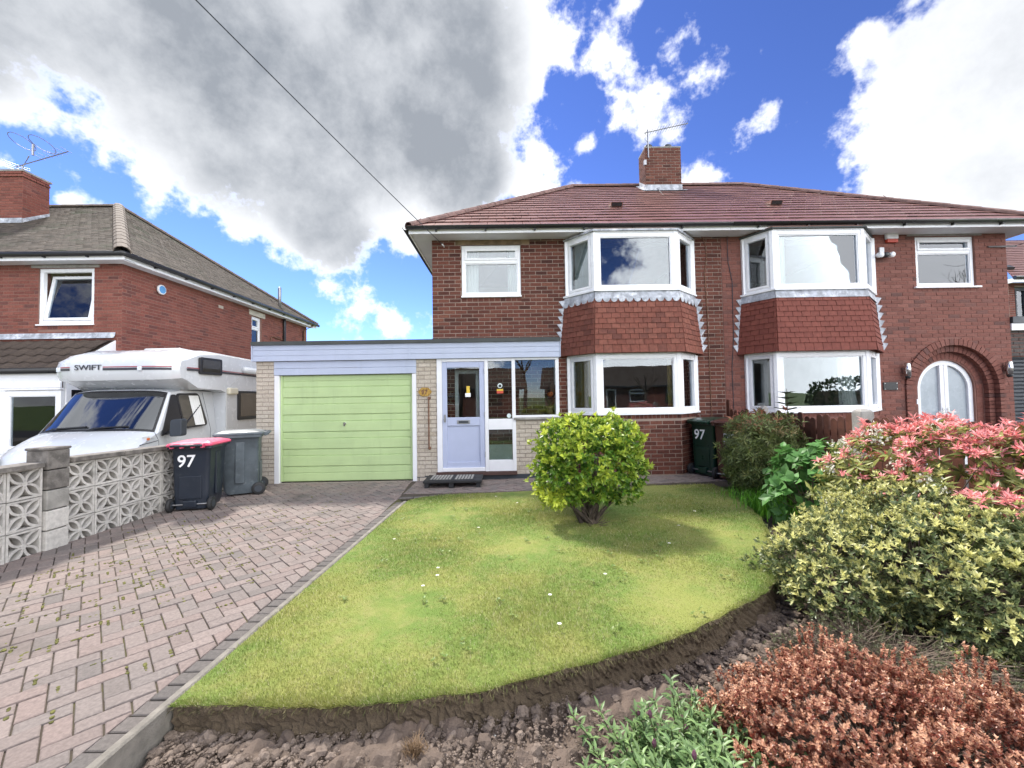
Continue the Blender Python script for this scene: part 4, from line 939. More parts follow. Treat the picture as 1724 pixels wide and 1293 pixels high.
mb = MB(); c0 = FLS.p(9.89, 4.24, .03); N = 8; P = [c0+Vector((0, math.cos(2*math.pi*(k+.5)/N)*.12, math.sin(2*math.pi*(k+.5)/N)*.12)) for k in range(N)]; mb.prism(P, (.045, 0, 0)); ab = mb.build('alarm_box', 'white', None, bevel=.008, label='octagonal blue and white alarm box on the side wall of the left house', cat='alarm box')
P = [c0+Vector((.046, math.cos(2*math.pi*(k+.5)/N)*.095, math.sin(2*math.pi*(k+.5)/N)*.095)) for k in range(N)]; MB().prism(P, (.006, 0, 0)).build('cover', 'alarm', ab)
MB().fbox(FLS, 11.9, 12.1, 4.25, 4.33, -.002, .010).build('air_brick', 'brickc', ws)
# roof
ex, ey, ez = -8.05, 8.60, 4.70; ap = Vector((-12.3, 13.0, 7.77)); yb = 17.4
lr = MB(); lr.add([(LXE-.4, ey, ez), (ex, ey, ez), ap, (LXE-.4, ap.y, ap.z)], [(0, 1, 2, 3)]); lr.add([(ex, ey, ez), (ex, yb, ez), ap], [(0, 1, 2)]); lr.add([(ex, yb, ez), (LXE-.4, yb, ez), (LXE-.4, ap.y, ap.z), ap], [(0, 1, 2, 3)])
lro = lr.build('roof', 'tilel', HL)
sl1 = math.atan2(ap.z-ez, ap.y-ey); d1 = math.hypot(ap.z-ez, ap.y-ey); sl2 = math.atan2(ap.z-ez, ex-ap.x); d2 = math.hypot(ap.z-ez, ex-ap.x)
f1 = Fr((ex, ey, ez), (1, 0, 0), (0, math.cos(sl1), math.sin(sl1)), (0, -math.sin(sl1), math.cos(sl1)))
f2 = Fr((ex, ap.y, ez), (0, 1, 0), (-math.cos(sl2), 0, math.sin(sl2)))
lay([(f1, roof_rows(-6.5, 0, -6.5, ap.x-ex, d1, .10, .165, t=.012, over=.02)), (f2, roof_rows(ey-ap.y, yb-ap.y, 0, 0, d2, .10, .165, t=.012, over=.02))], 'roof_tile', 'roof_tiles', 'tilel', lro, e=.0015)
ridge_line(lro, (ex, ey, ez+.02), ap+Vector((0, 0, .03)), 'ridgel', r=.15, seg=.42, flat=.8)
ridge_line(lro, (ex, yb, ez+.02), ap+Vector((0, 0, .03)), 'ridgel', r=.12, seg=.42)
ridge_line(lro, (LXE, ap.y, ap.z+.02), ap+Vector((0, 0, .02)), 'ridgel', r=.12, seg=.42)
MB().lathe((ex-.45, 15.35, ez+.1), [(.055, 0), (.055, .95), (.03, .98)], 12).build('soil_pipe', 'steel', lro, smooth=True)
mb = MB(); mb.box(LXE, ex, ey+.03, ey+.055, 4.55, 4.68); mb.box(ex-.055, ex-.03, ey+.056, yb, 4.55, 4.68); mb.build('fascia', 'upvc', HL)
mb = MB(); mb.box(LXE, ex-.03, ey+.056, LY-.001, 4.56, 4.57); mb.box(LX+.001, ex-.056, LY, yb-.1, 4.56, 4.57); mb.build('soffit', 'soffit', HL)
mb = MB(); mb.tube([(LXE, ey-.02, 4.67), (ex+.03, ey-.02, 4.67), (ex+.04, ey, 4.67), (ex+.04, yb+.05, 4.67)], .055, 8); go = mb.build('gutter', 'gutter', HL, smooth=True)
x = -12.4
while x < -8.2: MB().box(x, x+.03, ey-.03, ey+.03, 4.60, 4.63).build('bracket', 'gutter', go); x += .9
y = 9.4
while y < 17: MB().box(ex-.03, ex+.05, y, y+.03, 4.60, 4.63).build('bracket', 'gutter', go); y += .9
MB().tube([(ex-.25, 15.3, 4.6), (LX+.07, 15.3, 4.45), (LX+.07, 15.3, -.2)], .05, 8).build('downpipe', 'gutter', HL, smooth=True)
MB().tube([(ex+.02, 17.0, 4.62), (LX+.07, 16.75, 4.35), (LX+.07, 16.75, -.2)], .04, 8).build('downpipe', 'rust', HL, smooth=True)
MB().tube([(LX+.03, 14.5, 3.0), (LX+.03, 14.5, 3.75), (LX+.03, 14.6, 3.8), (LX+.03, 16.6, 3.72)], .02, 6).build('waste_pipe', 'rust', HL)
# chimney
CL = (-14.1, -13.1, 11.1, 11.75); cl = MB().box(*CL, 6.3, 7.86).build('chimney', 'mortarl', HL)
fa = Fr((CL[0], CL[2], 6.3), (1, 0, 0), (0, 0, 1), (0, -1, 0)); fb_ = Fr((CL[1], CL[2], 6.3), (0, 1, 0), (0, 0, 1), (1, 0, 0))
lay([(fa, bond(0, 1.0, 0, 1.42)), (fb_, bond(0, .65, 0, 1.42, off=.1)), (fa.sub(-.0, 1.425, .03), bond(0, 1.03, 0, .15)), (fb_.sub(-.03, 1.425, .03), bond(0, .68, 0, .15, off=.1))], 'brick', 'chimney_brickwork', 'brickl', cl, nmax=100)
MB().box(CL[0]-.04, CL[1]+.04, CL[2]-.04, CL[3]+.04, 7.87, 7.92).build('chimney_cap', 'concrete', cl)
MB().box(CL[0]-.02, CL[1]+.02, CL[2]-.03, CL[2]-.012, 6.38, 6.58).build('lead_flashing', 'lead', cl); MB().prism([(CL[1]+.012, CL[2], 6.40), (CL[1]+.012, CL[3], 6.86), (CL[1]+.012, CL[3], 7.0), (CL[1]+.012, CL[2], 6.58)], (.012, 0, 0)).build('lead_flashing', 'lead', cl)
# aerial on the left chimney
def aerial(name, label, foot, parts): 
    o = empty(name, foot, label, 'aerial')
    for nm, pts, r in parts: MB().tube(pts, r, 6).build(nm, 'steel', o)
    return o
c = Vector((-13.15, 11.15, 7.9)); tip = c+Vector((.25, 0, .55))
def loop(cx, cz, cy, rx, n=18): return [(cx+math.cos(2*math.pi*k/n)*rx, cy+math.sin(2*math.pi*k/n)*rx*.9, cz+.12*math.cos(2*math.pi*k/n+2)) for k in range(n+1)]
ao = aerial('tv_aerial', 'double-ringed television aerial on the chimney of the left house', c, [('mast', [c-Vector((0, 0, .5)), c+Vector((-.02, 0, .12)), tip+Vector((-.1, 0, -.12))], .018), ('boom', [tip+Vector((-.45, 0, -.42)), tip+Vector((.75, .2, .12))], .014), ('bracket', [tip+Vector((.0, 0, -.1)), tip+Vector((.0, 0, .2))], .03)])
for q in (loop(tip.x-.30, tip.z+.28, tip.y, .27), loop(tip.x+.25, tip.z+.20, tip.y, .27)): MB().tube(q, .010, 5).build('ring_element', 'steel', ao)
for k in range(7): p = tip+Vector((.12+.1*k, .05+.02*k, -.13+.045*k)); MB().tube([p+Vector((0, -.15, 0)), p+Vector((0, .15, 0))], .006, 4).build('element', 'steel', ao)
for k in range(4): p = tip+Vector((-.45, 0, -.50+.05*k)); MB().tube([p+Vector((-.1, -.25, 0)), p+Vector((.1, .25, 0))], .006, 4).build('reflector', 'steel', ao)
# white porch with tiled lean-to roof
PL = empty('porch', (-10, 8.4, -.25), 'white glazed porch with brown tiled lean-to roof left of the motorhome', 'porch')
py, pz0, pz1, px1 = 7.85, 2.17, 2.90, -8.50
f3s = math.atan2(pz1-pz0, LY-py); d3 = math.hypot(pz1-pz0, LY-py)
f3 = Fr((px1, py, pz0), (1, 0, 0), (0, math.cos(f3s), math.sin(f3s)), (0, -math.sin(f3s), math.cos(f3s)))
pr = MB().add([f3.p(-6, 0), f3.p(0, 0), f3.p(0, d3), f3.p(-6, d3)], [(0, 1, 2, 3)]).build('roof', 'tilep', PL)
# roll-profile tiles, one object per tile
proto = MB(); V = []; F = []; K = 12
for b, t in ((-.04, .035), (.33, .012)):
    for k in range(K+1): V.append((k/K*.295, b, t+.018*math.cos(2*math.pi*k/K*1.0)))
F = [(k, k+1, K+1+k+1, K+1+k) for k in range(K)]
m_ = len(V); V += [(v[0], v[1], v[2]-.012) for v in V[:K+1]]; F += [(k+1, k, m_+k, m_+k+1) for k in range(K)]
pm = MB().add(V, F, 0).mesh('roof_tile', 'tilep', True)
for r_ in range(4):
    for k in range(20): 
        if r_*.31 < d3: link('roof_tile', pm, pr, f3.mat(-.30*(k+1), r_*.31, .004))
MB().add([f3.p(-6, d3-.03, .06), f3.p(.02, d3-.03, .06), f3.p(.02, d3+.03, .09), f3.p(-6, d3+.03, .09), (-14.5, LY-.014, pz1+.16), (px1+.02, LY-.014, pz1+.16)], [(0, 1, 2, 3), (3, 2, 5, 4)]).build('lead_flashing', 'lead', PL)
MB().prism([(px1+.0, py+.05, pz0+.02), (px1+.0, LY-.01, pz0+.02), (px1+.0, LY-.01, pz1-.02)], (.03, 0, 0)).build('gable_panel', 'upvc', PL)
MB().tube([(-14.5, py-.05, pz0-.01), (px1+.05, py-.05, pz0-.01)], .055, 8).build('gutter', 'gutter', PL, smooth=True)
mb = MB(); mb.box(-14.5, px1, py+.02, py+.05, 1.84, 2.12); mb.box(-14.5, px1, py+.02, py+.09, 1.80, 1.835); mb.build('fascia', 'upvc', PL)
FP = Fr((0, py+.05, 0), (1, 0, 0), (0, 0, 1), (0, -1, 0))
for x0, x1 in ((-10.62, -9.62), (-9.60, -8.52)): window(PL, FP.sub(x0, .62, 0), x1-x0, 1.17, 'plain', sash=x0 < -10, sill=False, recess=0, fw_=.10, glass='glassd')
mb = MB(); mb.box(-14.5, px1, py+.05, py+.12, -.25, .60); mb.box(px1-.07, px1, py+.13, LY-.012, -.25, .60); mb.box(px1-.07, px1, py+.13, LY-.012, 1.8, 2.15); mb.box(px1-.07, px1, py+.13, py+.22, .6, 1.8); mb.build('panel', 'upvc', PL)
MB().box(px1-.04, px1-.034, py+.22, LY-.012, .6, 1.8).build('pane', 'glassd', PL)
MB().fbox(FP, -9.66, -9.56, .6, 1.8, -.06, .012).build('post', 'upvc', PL)
MB().box(-10.6, -9.75, 8.6, 8.85, -.2, 1.05).build('cabinet', 'camperg', PL)

# ------------------------------------------------------------------ motorhome
MH = empty('motorhome', (-6.75, 9.3, -.25), 'white motorhome with overcab bed parked beyond the screen block wall', 'motorhome')
CX = -6.72
# living box with the bed pod above the cab, lofted across its width
prof = [(12.2, .15), (12.2, 2.44), (9.6, 2.47), (8.7, 2.50), (8.0, 2.52), (7.45, 2.47), (7.12, 2.36), (6.97, 2.24), (6.93, 2.12), (6.94, 2.0), (6.99, 1.91), (7.10, 1.885), (7.42, 1.74), (8.10, 1.745), (8.25, 1.70), (8.25, .15)]
N = 17; V = []; F = []; hw = 1.08
for i in range(N):
    s = -1+2*i/(N-1); s = math.copysign(abs(s)**.75, s); e = abs(s)
    for (y, z) in prof:
        front = max(0, (8.2-y)/1.3)
        yy = y+front*.22*e**7; zz = z-(.09*e**8 if z > 2.3 else 0)+(.03*e**8 if 1.5 < z < 1.95 and y < 8.1 else 0)
        xx = CX+s*hw*(1-.03*front*e); V.append((xx, yy, zz))
m = len(prof)
for i in range(N-1):
    for k in range(m): F.append((i*m+k, (i+1)*m+k, (i+1)*m+(k+1) % m, i*m+(k+1) % m))
F += [tuple(range(m-1, -1, -1)), tuple((N-1)*m+k for k in range(m))]
body = MB().add(V, F, 0).build('body', 'camper', MH, smooth=True); ms = body.modifiers.new('es', 'EDGE_SPLIT'); ms.split_angle = R(38)
# cab
cprof = [(8.24, .1), (8.24, 1.76), (7.45, 1.79), (7.17, 1.745), (6.64, 1.075), (6.50, 1.03), (6.22, .88), (6.05, .74), (5.98, .58), (5.97, .10)]
V = []; F = []; N = 15
for i in range(N):
    s = -1+2*i/(N-1); s = math.copysign(abs(s)**.8, s); e = abs(s)
    for (y, z) in cprof:
        wdt = .985 if z < 1.05 else .985-.16*(z-1.05)/.7
        fr_ = max(0, min(1, (7.2-y)/1.2)); V.append((CX+s*wdt, y+.24*fr_*e**3+.05*e**4*(z > 1), z-.05*e**5*(z > .7)))
m = len(cprof)
for i in range(N-1):
    for k in range(m): F.append((i*m+k, (i+1)*m+k, (i+1)*m+(k+1) % m, i*m+(k+1) % m))
F += [tuple(range(m-1, -1, -1)), tuple((N-1)*m+k for k in range(m))]
cab = MB().add(V, F, 0).build('cab', 'camper', MH, smooth=True); ms = cab.modifiers.new('es', 'EDGE_SPLIT'); ms.split_angle = R(32)
# windscreen lies just proud of the cab front
def scr(s, t, out):                          # s across -1..1, t from base 0 to top 1
    e = abs(s); y = 6.64+(7.17-6.64)*t; z = 1.075+(1.745-1.075)*t; wdt = .985-.16*max(0, z-1.05)/.7
    fr_ = max(0, min(1, (7.2-y)/1.2)); return Vector((CX+s*wdt, y+.24*fr_*e**3+.05*e**4*(z > 1)-out*.78, z-.05*e**5*(z > .7)+out*.62))
def patch(s0, s1, t0, t1, o, ns=14, nt=8):
    V = [scr(s0+(s1-s0)*i/ns, t0+(t1-t0)*j/nt, o) for j in range(nt+1) for i in range(ns+1)]
    return V, [(j*(ns+1)+i, j*(ns+1)+i+1, (j+1)*(ns+1)+i+1, (j+1)*(ns+1)+i) for j in range(nt) for i in range(ns)]
MB().add(*patch(-.955, .955, .0, .985, .004), 0).build('windscreen_seal', 'black', MH, smooth=True)
MB().add(*patch(-.925, .925, .045, .93, .010), 0).build('windscreen', glass_mat('windscreen_glass', .14, (.3, .34, .34)), MH, smooth=True)
mb = MB()
for s0, s1 in ((.35, .80), (-.35, .15)): mb.tube([scr(s0-.35, .0, .03), scr(s0-.25, .05, .03), scr(s1-.2, .09, .028)], .012, 6)
mb.build('wiper', 'black', MH)
# side glass and trims on the near side of the vehicle (facing +x)
def sidex(z): return CX+(.985 if z < 1.05 else .985-.16*(z-1.05)/.7)
def side_poly(pts, o, th=.008): return [Vector((sidex(z)+o, y, z)) for y, z in pts], (th, 0, 0)
def round_poly(pts, r=.06, n=4):
    out = []
    for i, p in enumerate(pts):
        p = Vector(p); a = Vector(pts[i-1]); b = Vector(pts[(i+1) % len(pts)]); u = (a-p).normalized()*min(r, (a-p).length*.45); v = (b-p).normalized()*min(r, (b-p).length*.45)
        for k in range(n+1): t = k/n; out.append(tuple((p+u)*(1-t)**2+p*2*t*(1-t)+(p+v)*t*t))
    return out
MB().prism(*side_poly(round_poly([(6.83, .955), (7.30, 1.10), (7.30, 1.66), (7.20, 1.66)], .05), .004)).build('quarter_glass', 'black', MH)
MB().prism(*side_poly(round_poly([(7.32, 1.05), (7.90, 1.08), (7.84, 1.69), (7.30, 1.68)], .08), .003)).build('window_seal', 'black', MH)
MB().prism(*side_poly(round_poly([(7.355, 1.085), (7.86, 1.11), (7.81, 1.655), (7.335, 1.65)], .07), .007)).build('door_glass', simple('cab_side_glass', (.07, .065, .055), .08, spec=.9), MH)
V = []; F = []
for j in range(9):
    z = 1.10+.54*j/8
    for k in range(25): q = k/24; V.append((sidex(z)+.0215+.003*math.sin(q*26), 7.58+.23*q-.02*(z-1.1), z))
F = [(j*25+k, j*25+k+1, (j+1)*25+k+1, (j+1)*25+k) for j in range(8) for k in range(24)]
MB().add(V, F, 0).build('window_curtain', 'curtw', MH, smooth=True)
MB().tube([(sidex(1.15)+.022, 7.37, 1.14), (sidex(1.5)+.022, 7.80, 1.46)], .014, 5).build('seat_belt', 'black', MH)
mb = MB(); mb.tube([(sidex(1.0), 6.95, 1.0), (CX+1.12, 6.92, 1.05)], .03, 6); mo = mb.build('mirror_arm', 'black', MH)
P = round_poly([(0, .0), (.20, .01), (.20, .30), (.015, .28)], .04); MB().prism([(CX+1.10+a, 6.86, .95+b) for a, b in P], (0, .13, 0)).build('wing_mirror', 'char', MH, bevel=.015)
mb = MB()
for pts in ([(6.72, 1.04), (6.80, .9), (6.82, .2)], [(7.95, 1.70), (7.97, 1.0), (7.95, .2)]): mb.tube([(sidex(z)+.001, y, z) for y, z in pts], .004, 4)
mb.build('door_gap', 'char', MH)
MB().prism([(CX+.70, 6.20, .74), (CX+.93, 6.30, .72), (CX+.93, 6.26, .58), (CX+.70, 6.12, .58)], (0, .05, .02)).build('headlight', 'lens', MH)
MB().prism([(CX-.70, 6.04, .74), (CX-.93, 6.16, .72), (CX-.93, 6.12, .58), (CX-.70, 6.00, .58)], (0, .05, .02)).build('headlight', 'lens', MH)
MB().box(sidex(.9)-.002, sidex(.9)+.012, 6.58, 6.62, .925, .96).build('side_repeater', 'orange', MH)
MB().tube([(sidex(.85)+.003, 6.45, .86), (sidex(.85)+.003, 6.78, .90)], .006, 4).build('trim_strip', 'char', MH)
# overcab: wrap-around stripes, marker lamps, lettering, window
SX = CX+hw
def pod(s, z, out=.006):
    e = abs(s); y = 6.93+abs(z-2.1)*.08; front = (8.2-y)/1.3; return Vector((CX+s*hw*(1-.03*front*e), y+front*.22*e**7-out, z))
def band(s0, s1, z0, z1, mat, nm, n=10, out=.006): 
    V = []; 
    for i in range(n+1):
        s = s0+(s1-s0)*i/n; V += [pod(s, z0, out), pod(s, z1, out)]
    MB().add(V, [(2*i, 2*i+2, 2*i+3, 2*i+1) for i in range(n)], 0).build(nm, mat, MH)
def sband(y0, y1, z0, z1, z2, z3, mat, nm): MB().prism([(SX-.015 if y0 < 7.5 else SX+.001, y0, z0), (SX+.002, y1, z2), (SX+.002, y1, z3), (SX-.015 if y0 < 7.5 else SX+.001, y0, z1)], (.006, 0, 0)).build(nm, mat, MH)
for s0, s1 in ((-.93, -.58), (-.06, .93)): band(s0, s1, 2.075, 2.115, 'stripe', 'stripe'); band(s0, s1, 2.125, 2.140, 'stripered', 'stripe')
sband(7.28, 7.56, 2.08, 2.115, 2.085, 2.115, 'stripe', 'stripe'); sband(8.10, 9.3, 2.075, 2.11, 2.055, 2.085, 'stripe', 'stripe'); sband(8.10, 9.3, 2.12, 2.135, 2.095, 2.105, 'stripered', 'stripe'); sband(7.28, 7.56, 2.122, 2.137, 2.122, 2.137, 'stripered', 'stripe')
for s in (-.78, .52): p = pod(s, 2.105, .0); MB().box(p.x-.03, p.x+.03, p.y-.03, p.y+.01, p.z-.045, p.z+.03).build('marker_lamp', 'lens', MH, bevel=.008)
p = pod(-.50, 2.085, .012); text('SWIFT', Fr(p, (1, 0, 0), (0, 0, 1), (0, -1, 0)), .125, 'stripe', MH, sx=1.28, bold=.002)
for y0, y1 in ((6.50, 6.64), (6.67, 6.73)): MB().box(sidex(.95)+.001, sidex(.95)+.005, y0, y1, .955, .985).build('badge', 'camperg', MH)
P = round_poly([(7.54, 2.03), (8.12, 2.03), (8.12, 2.345), (7.54, 2.345)], .04); MB().prism([(SX-.01, y, z) for y, z in P], (.035, 0, 0)).build('window_frame', 'black', MH, bevel=.006); P = round_poly([(7.60, 2.08), (8.06, 2.08), (8.06, 2.30), (7.60, 2.30)], .03); MB().prism([(SX+.026, y, z) for y, z in P], (.004, 0, 0)).build('overcab_pane', simple('tinted_acrylic', (.03, .028, .024), .1, spec=.8), MH)
P = round_poly([(8.60, 1.13), (9.36, 1.13), (9.36, 1.735), (8.60, 1.735)], .04); MB().prism([(SX-.004, y, z) for y, z in P], (.03, 0, 0)).build('window_frame', 'black', MH, bevel=.006); P = round_poly([(8.67, 1.20), (9.30, 1.20), (9.30, 1.69), (8.67, 1.69)], .03); MB().prism([(SX+.027, y, z) for y, z in P], (.004, 0, 0)).build('side_pane', simple('tinted_acrylic_brown', (.10, .085, .068), .1, spec=.8), MH)
MB().box(SX-.02, SX+.07, 8.28, 8.55, 1.66, 1.80).build('vent_cover', simple('vent_cream', (.62, .58, .46), .5), MH, bevel=.03)
MB().tube([(SX+.05, 8.75, 2.18), (SX+.05, 11.5, 2.12)], .07, 10).build('awning_case', 'camper', MH, smooth=True)
mb = MB(); mb.tube([(SX+.004, 8.25, 1.76), (SX+.004, 8.72, 2.08)], .004, 4); mb.tube([(SX+.004, 8.25, 1.74), (SX+.004, 9.6, 1.74)], .004, 4); mb.tube([(SX+.004, 8.27, 1.70), (SX+.004, 8.27, .2)], .005, 4); mb.build('panel_seam', 'camperg', MH)
V = [(CX-.25, 7.9, 2.51), (CX+.45, 7.9, 2.51), (CX+.45, 8.6, 2.49), (CX-.25, 8.6, 2.49)]; MB().prism(V, (0, 0, .055)).build('roof_vent', 'camperg', MH, bevel=.03)
for x in (CX-.85, CX+.85):
    for y in (6.75, 11.0):
        wh = MB(); wh.lathe((x-.1, y, .07), [(.2, 0), (.31, .01), (.32, .05), (.32, .16), (.31, .2), (.19, .21)], 24, (1, 0, 0), (0, 1, 0)); who = wh.build('wheel', 'rubber', MH, smooth=True); MB().lathe((x-.1, y, .07), [(.18, -.004), (.18, .215), (.08, .19)], 20, (1, 0, 0), (0, 1, 0)).build('rim', 'steel', who)
# seats seen through the windscreen
for x in (CX-.42, CX+.42): MB().box(x-.22, x+.22, 7.55, 7.7, .9, 1.55).build('seat_back', 'seat', MH, bevel=.08)

# ------------------------------------------------------------------ screen block wall
SWL = empty('screen_block_wall', (-4.9, 4, 0), 'grey concrete screen block wall with petal pattern along the drive', 'wall')
BX = -4.85; BS = .31; BT = .09
def block_mesh():
    mb = MB(); f = Fr((0, 0, 0), (1, 0, 0), (0, 1, 0), (0, 0, 1)); s = BS-.008; r = .020
    mb.fbox(f, 0, s, 0, r, -BT, 0); mb.fbox(f, 0, s, s-r, s, -BT, 0); mb.fbox(f, 0, r, r, s-r, -BT, 0); mb.fbox(f, s-r, s, r, s-r, -BT, 0)
    c = s/2
    for qx, qy in ((1, 1), (1, -1), (-1, 1), (-1, -1)):
        for sgn in (1, -1):                 # two bowed ribs per petal
            n = 10; L = (c-.012)*math.sqrt(2); V = []
            ux, uy = qx/math.sqrt(2), qy/math.sqrt(2); vx, vy = -uy*sgn, ux*sgn
            for k in range(n+1):
                t = k/n; bow = .040*math.sin(math.pi*t)
                for w in (-.0120, .0120): V.append((t*L, bow+w))
            P = [(c+ux*a+vx*b, c+uy*a+vy*b) for a, b in V]; m = len(P)
            VV = [(x, y, z) for z in (-BT+.01, -.004) for x, y in P]; FF = []
            for k in range(n):
                a, b, c2, d = 2*k, 2*k+1, 2*k+3, 2*k+2; FF += [(m+a, m+d, m+c2, m+b), (a, m+a, m+d, d), (b, c2, m+c2, m+b)] if 0 else [(m+a, m+b, m+c2, m+d), (a, d, m+d, m+a), (b, m+b, m+c2, c2)]
            mb.add(VV, FF, 0)
    mb.lathe((c, c, -BT+.01), [(.026, 0), (.026, BT-.013)], 12)
    mb.mi = 1; mb.fbox(f, r, s-r, r, s-r, -BT+.001, -BT+.008)  # added dark plate behind the ribs, standing in for shade in the openings
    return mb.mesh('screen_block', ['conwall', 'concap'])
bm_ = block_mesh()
cols = [4.575+BS*k for k in range(5)]+[4.345-BS*(k+1) for k in range(9)]
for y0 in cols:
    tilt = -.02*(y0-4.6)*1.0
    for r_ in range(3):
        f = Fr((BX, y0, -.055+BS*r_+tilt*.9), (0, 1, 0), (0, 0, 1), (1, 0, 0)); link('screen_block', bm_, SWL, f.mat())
for k in range(5): MB().box(BX-.19, BX+.035, 4.35, 4.57, -.2 if k == 0 else -.005+.21*k, (.20 if k == 0 else .20+.21*k)-.006).build('pier_block', ('conwall', 'conwall', 'concrete', 'concap', 'concap')[k], SWL, bevel=.008)
MB().box(BX-.20, BX+.045, 4.34, 4.58, 1.036, 1.065).build('pier_cap', 'concap', SWL, bevel=.01)
y = 4.60
while y < 6.1: z = .878-.02*(y-4.6); MB().prism([(BX-.16, y, z), (BX+.05, y, z), (BX+.055, y, z+.055), (BX-.165, y, z+.055)], (0, .60, -.011)).build('coping', 'concap', SWL, bevel=.008); y += .605
y = 4.32
while y > 1.2: z = .868; MB().prism([(BX-.16, y-.6, z), (BX+.05, y-.6, z), (BX+.055, y-.6, z+.055), (BX-.165, y-.6, z+.055)], (0, .597, .0)).build('coping', 'concap', SWL, bevel=.008); y -= .605
MB().box(BX-.14, BX+.01, 1.2, 6.15, -.3, -.055).build('footing', 'concrete', SWL)

# ------------------------------------------------------------------ wheelie bins
def bin_(label, loc, rz, body, lid, name='wheelie_bin', s=1., number=None, h=1.0, plate=None):
    o = empty(name, (0, 0, 0), label, 'bin', 'wheelie bins')
    # local: back (wheels, handle) faces -y
    rings = [(.20, .22, .0, .03), (.215, .24, .02, .10), (.225, .255, .03, .45), (.24, .275, .045, .90*h), (.255, .29, .05, .93*h), (.285, .325, .05, .935*h), (.285, .325, .05, .985*h)]
    V = []
    def sq(hx, hy, cy, z, r=.05):
        P = []
        for cx, sy, a0 in ((1, 1, 0), (-1, 1, 90), (-1, -1, 180), (1, -1, 270)):
            for k in range(5): a = R(a0+k*22.5); P.append((cx*(hx-r)+r*math.cos(a), cy+sy*(hy-r)+r*math.sin(a), z))
        return P
    for hx, hy, cy, z in rings: V += sq(hx*1.06, hy, cy, z)
    n = 20; F = [(i*n+k, i*n+(k+1) % n, (i+1)*n+(k+1) % n, (i+1)*n+k) for i in range(len(rings)-1) for k in range(n)]+[tuple(range(n-1, -1, -1))]
    bo = MB().add(V, F, 0).build('body', body, o, smooth=True); e = bo.modifiers.new('es', 'EDGE_SPLIT'); e.split_angle = R(35)
    V = []
    lr_ = [(.305, .345, .05, .972*h), (.31, .35, .05, .99*h), (.295, .335, .05, 1.015*h), (.20, .22, .07, 1.045*h), (.08, .1, .09, 1.05*h)]
    for hx, hy, cy, z in lr_: V += sq(hx, hy, cy, z)
    F = [(i*n+k, i*n+(k+1) % n, (i+1)*n+(k+1) % n, (i+1)*n+k) for i in range(len(lr_)-1) for k in range(n)]+[tuple(range(n-1, -1, -1)), tuple((len(lr_)-1)*n+k for k in range(n))]
    lo = MB().add(V, F, 0).build('lid', lid, o, smooth=True); e = lo.modifiers.new('es', 'EDGE_SPLIT'); e.split_angle = R(40)
    MB().tube([(-.20, -.30, .955*h), (-.20, -.36, .99*h), (.20, -.36, .99*h), (.20, -.30, .955*h)], .018, 8).build('handle', body, o, smooth=True)
    mb = MB(); 
    for x in (-.2, -.07, .07, .2): mb.box(x-.02, x+.02, -.35, -.29, .95*h, 1.01*h)
    mb.build('hinge', lid, o, bevel=.006)
    for x in (-.29, .25):
        wo = MB().lathe((x, -.225, .10), [(.03, 0), (.088, .002), (.10, .012), (.10, .045), (.088, .055), (.03, .055)], 22, (1, 0, 0), (0, 1, 0)).build('wheel', 'rubber', o, smooth=True)
        MB().lathe((x-.003, -.225, .10), [(.055, 0), (.04, .02), (.04, .041), (.055, .061)], 14, (1, 0, 0), (0, 1, 0)).build('hub', 'char', wo)
    MB().tube([(-.24, -.225, .10), (.24, -.225, .10)], .012, 8).build('axle', 'steel', o)
    mb = MB(); mb.box(-.15, .15, -.240, -.222, .18, .52); mb.build('recess_panel', body, o, bevel=.01)
    MB().box(-.09, .09, -.262, -.20, .055, .16).build('foot_grip', body, o, bevel=.015)
    for sx in (-1, 1): MB().box(min(sx*.235, sx*.262), max(sx*.235, sx*.262), -.03, .10, .2, .86*h).build('side_rib', body, o, bevel=.012)
    if number: text(number, Fr((-.175, -.2385, .665), (1, 0, 0), (0, .07, 1), (0, -1, .07)), .25, 'white', o, name='house_number', bold=.003, sx=.95)
    if plate: 
        pl = MB().box(-.09, .07, -.256, -.246, .62, .80).build('label_plate', 'white', o); MB().box(-.085, -.03, -.259, -.2565, .70, .79).build('printed_panel', 'bingreen', pl); MB().box(-.02, .06, -.259, -.2565, .66, .75).build('printed_panel', 'steel', pl)
    o.matrix_basis = Matrix.Translation(loc) @ Matrix.Rotation(rz, 4, 'Z') @ Matrix.Scale(s, 4)
    return o
bin_('dark navy wheelie bin with pink lid, white number 97, against the screen block wall', (-4.50, 6.02, .0), R(12), 'binblue', 'pink', number='97', s=.93)
bin_('slate grey wheelie bin with black lid between the navy bin and the garage', (-4.40, 6.90, .0), R(116), 'bingrey', 'bingrey', s=1.0)
bin_('dark green wheelie bin with white number 97 beside the ground floor bay', (3.66, 7.40, .055), R(-66), 'bingreen', 'bingreen', number='97', s=.98)
bin_('brown wheelie bin with white printed label beside the leafy dark shrub', (3.86, 6.98, .055), R(-48), 'binbrown', 'binbrown', plate=1, s=.98)
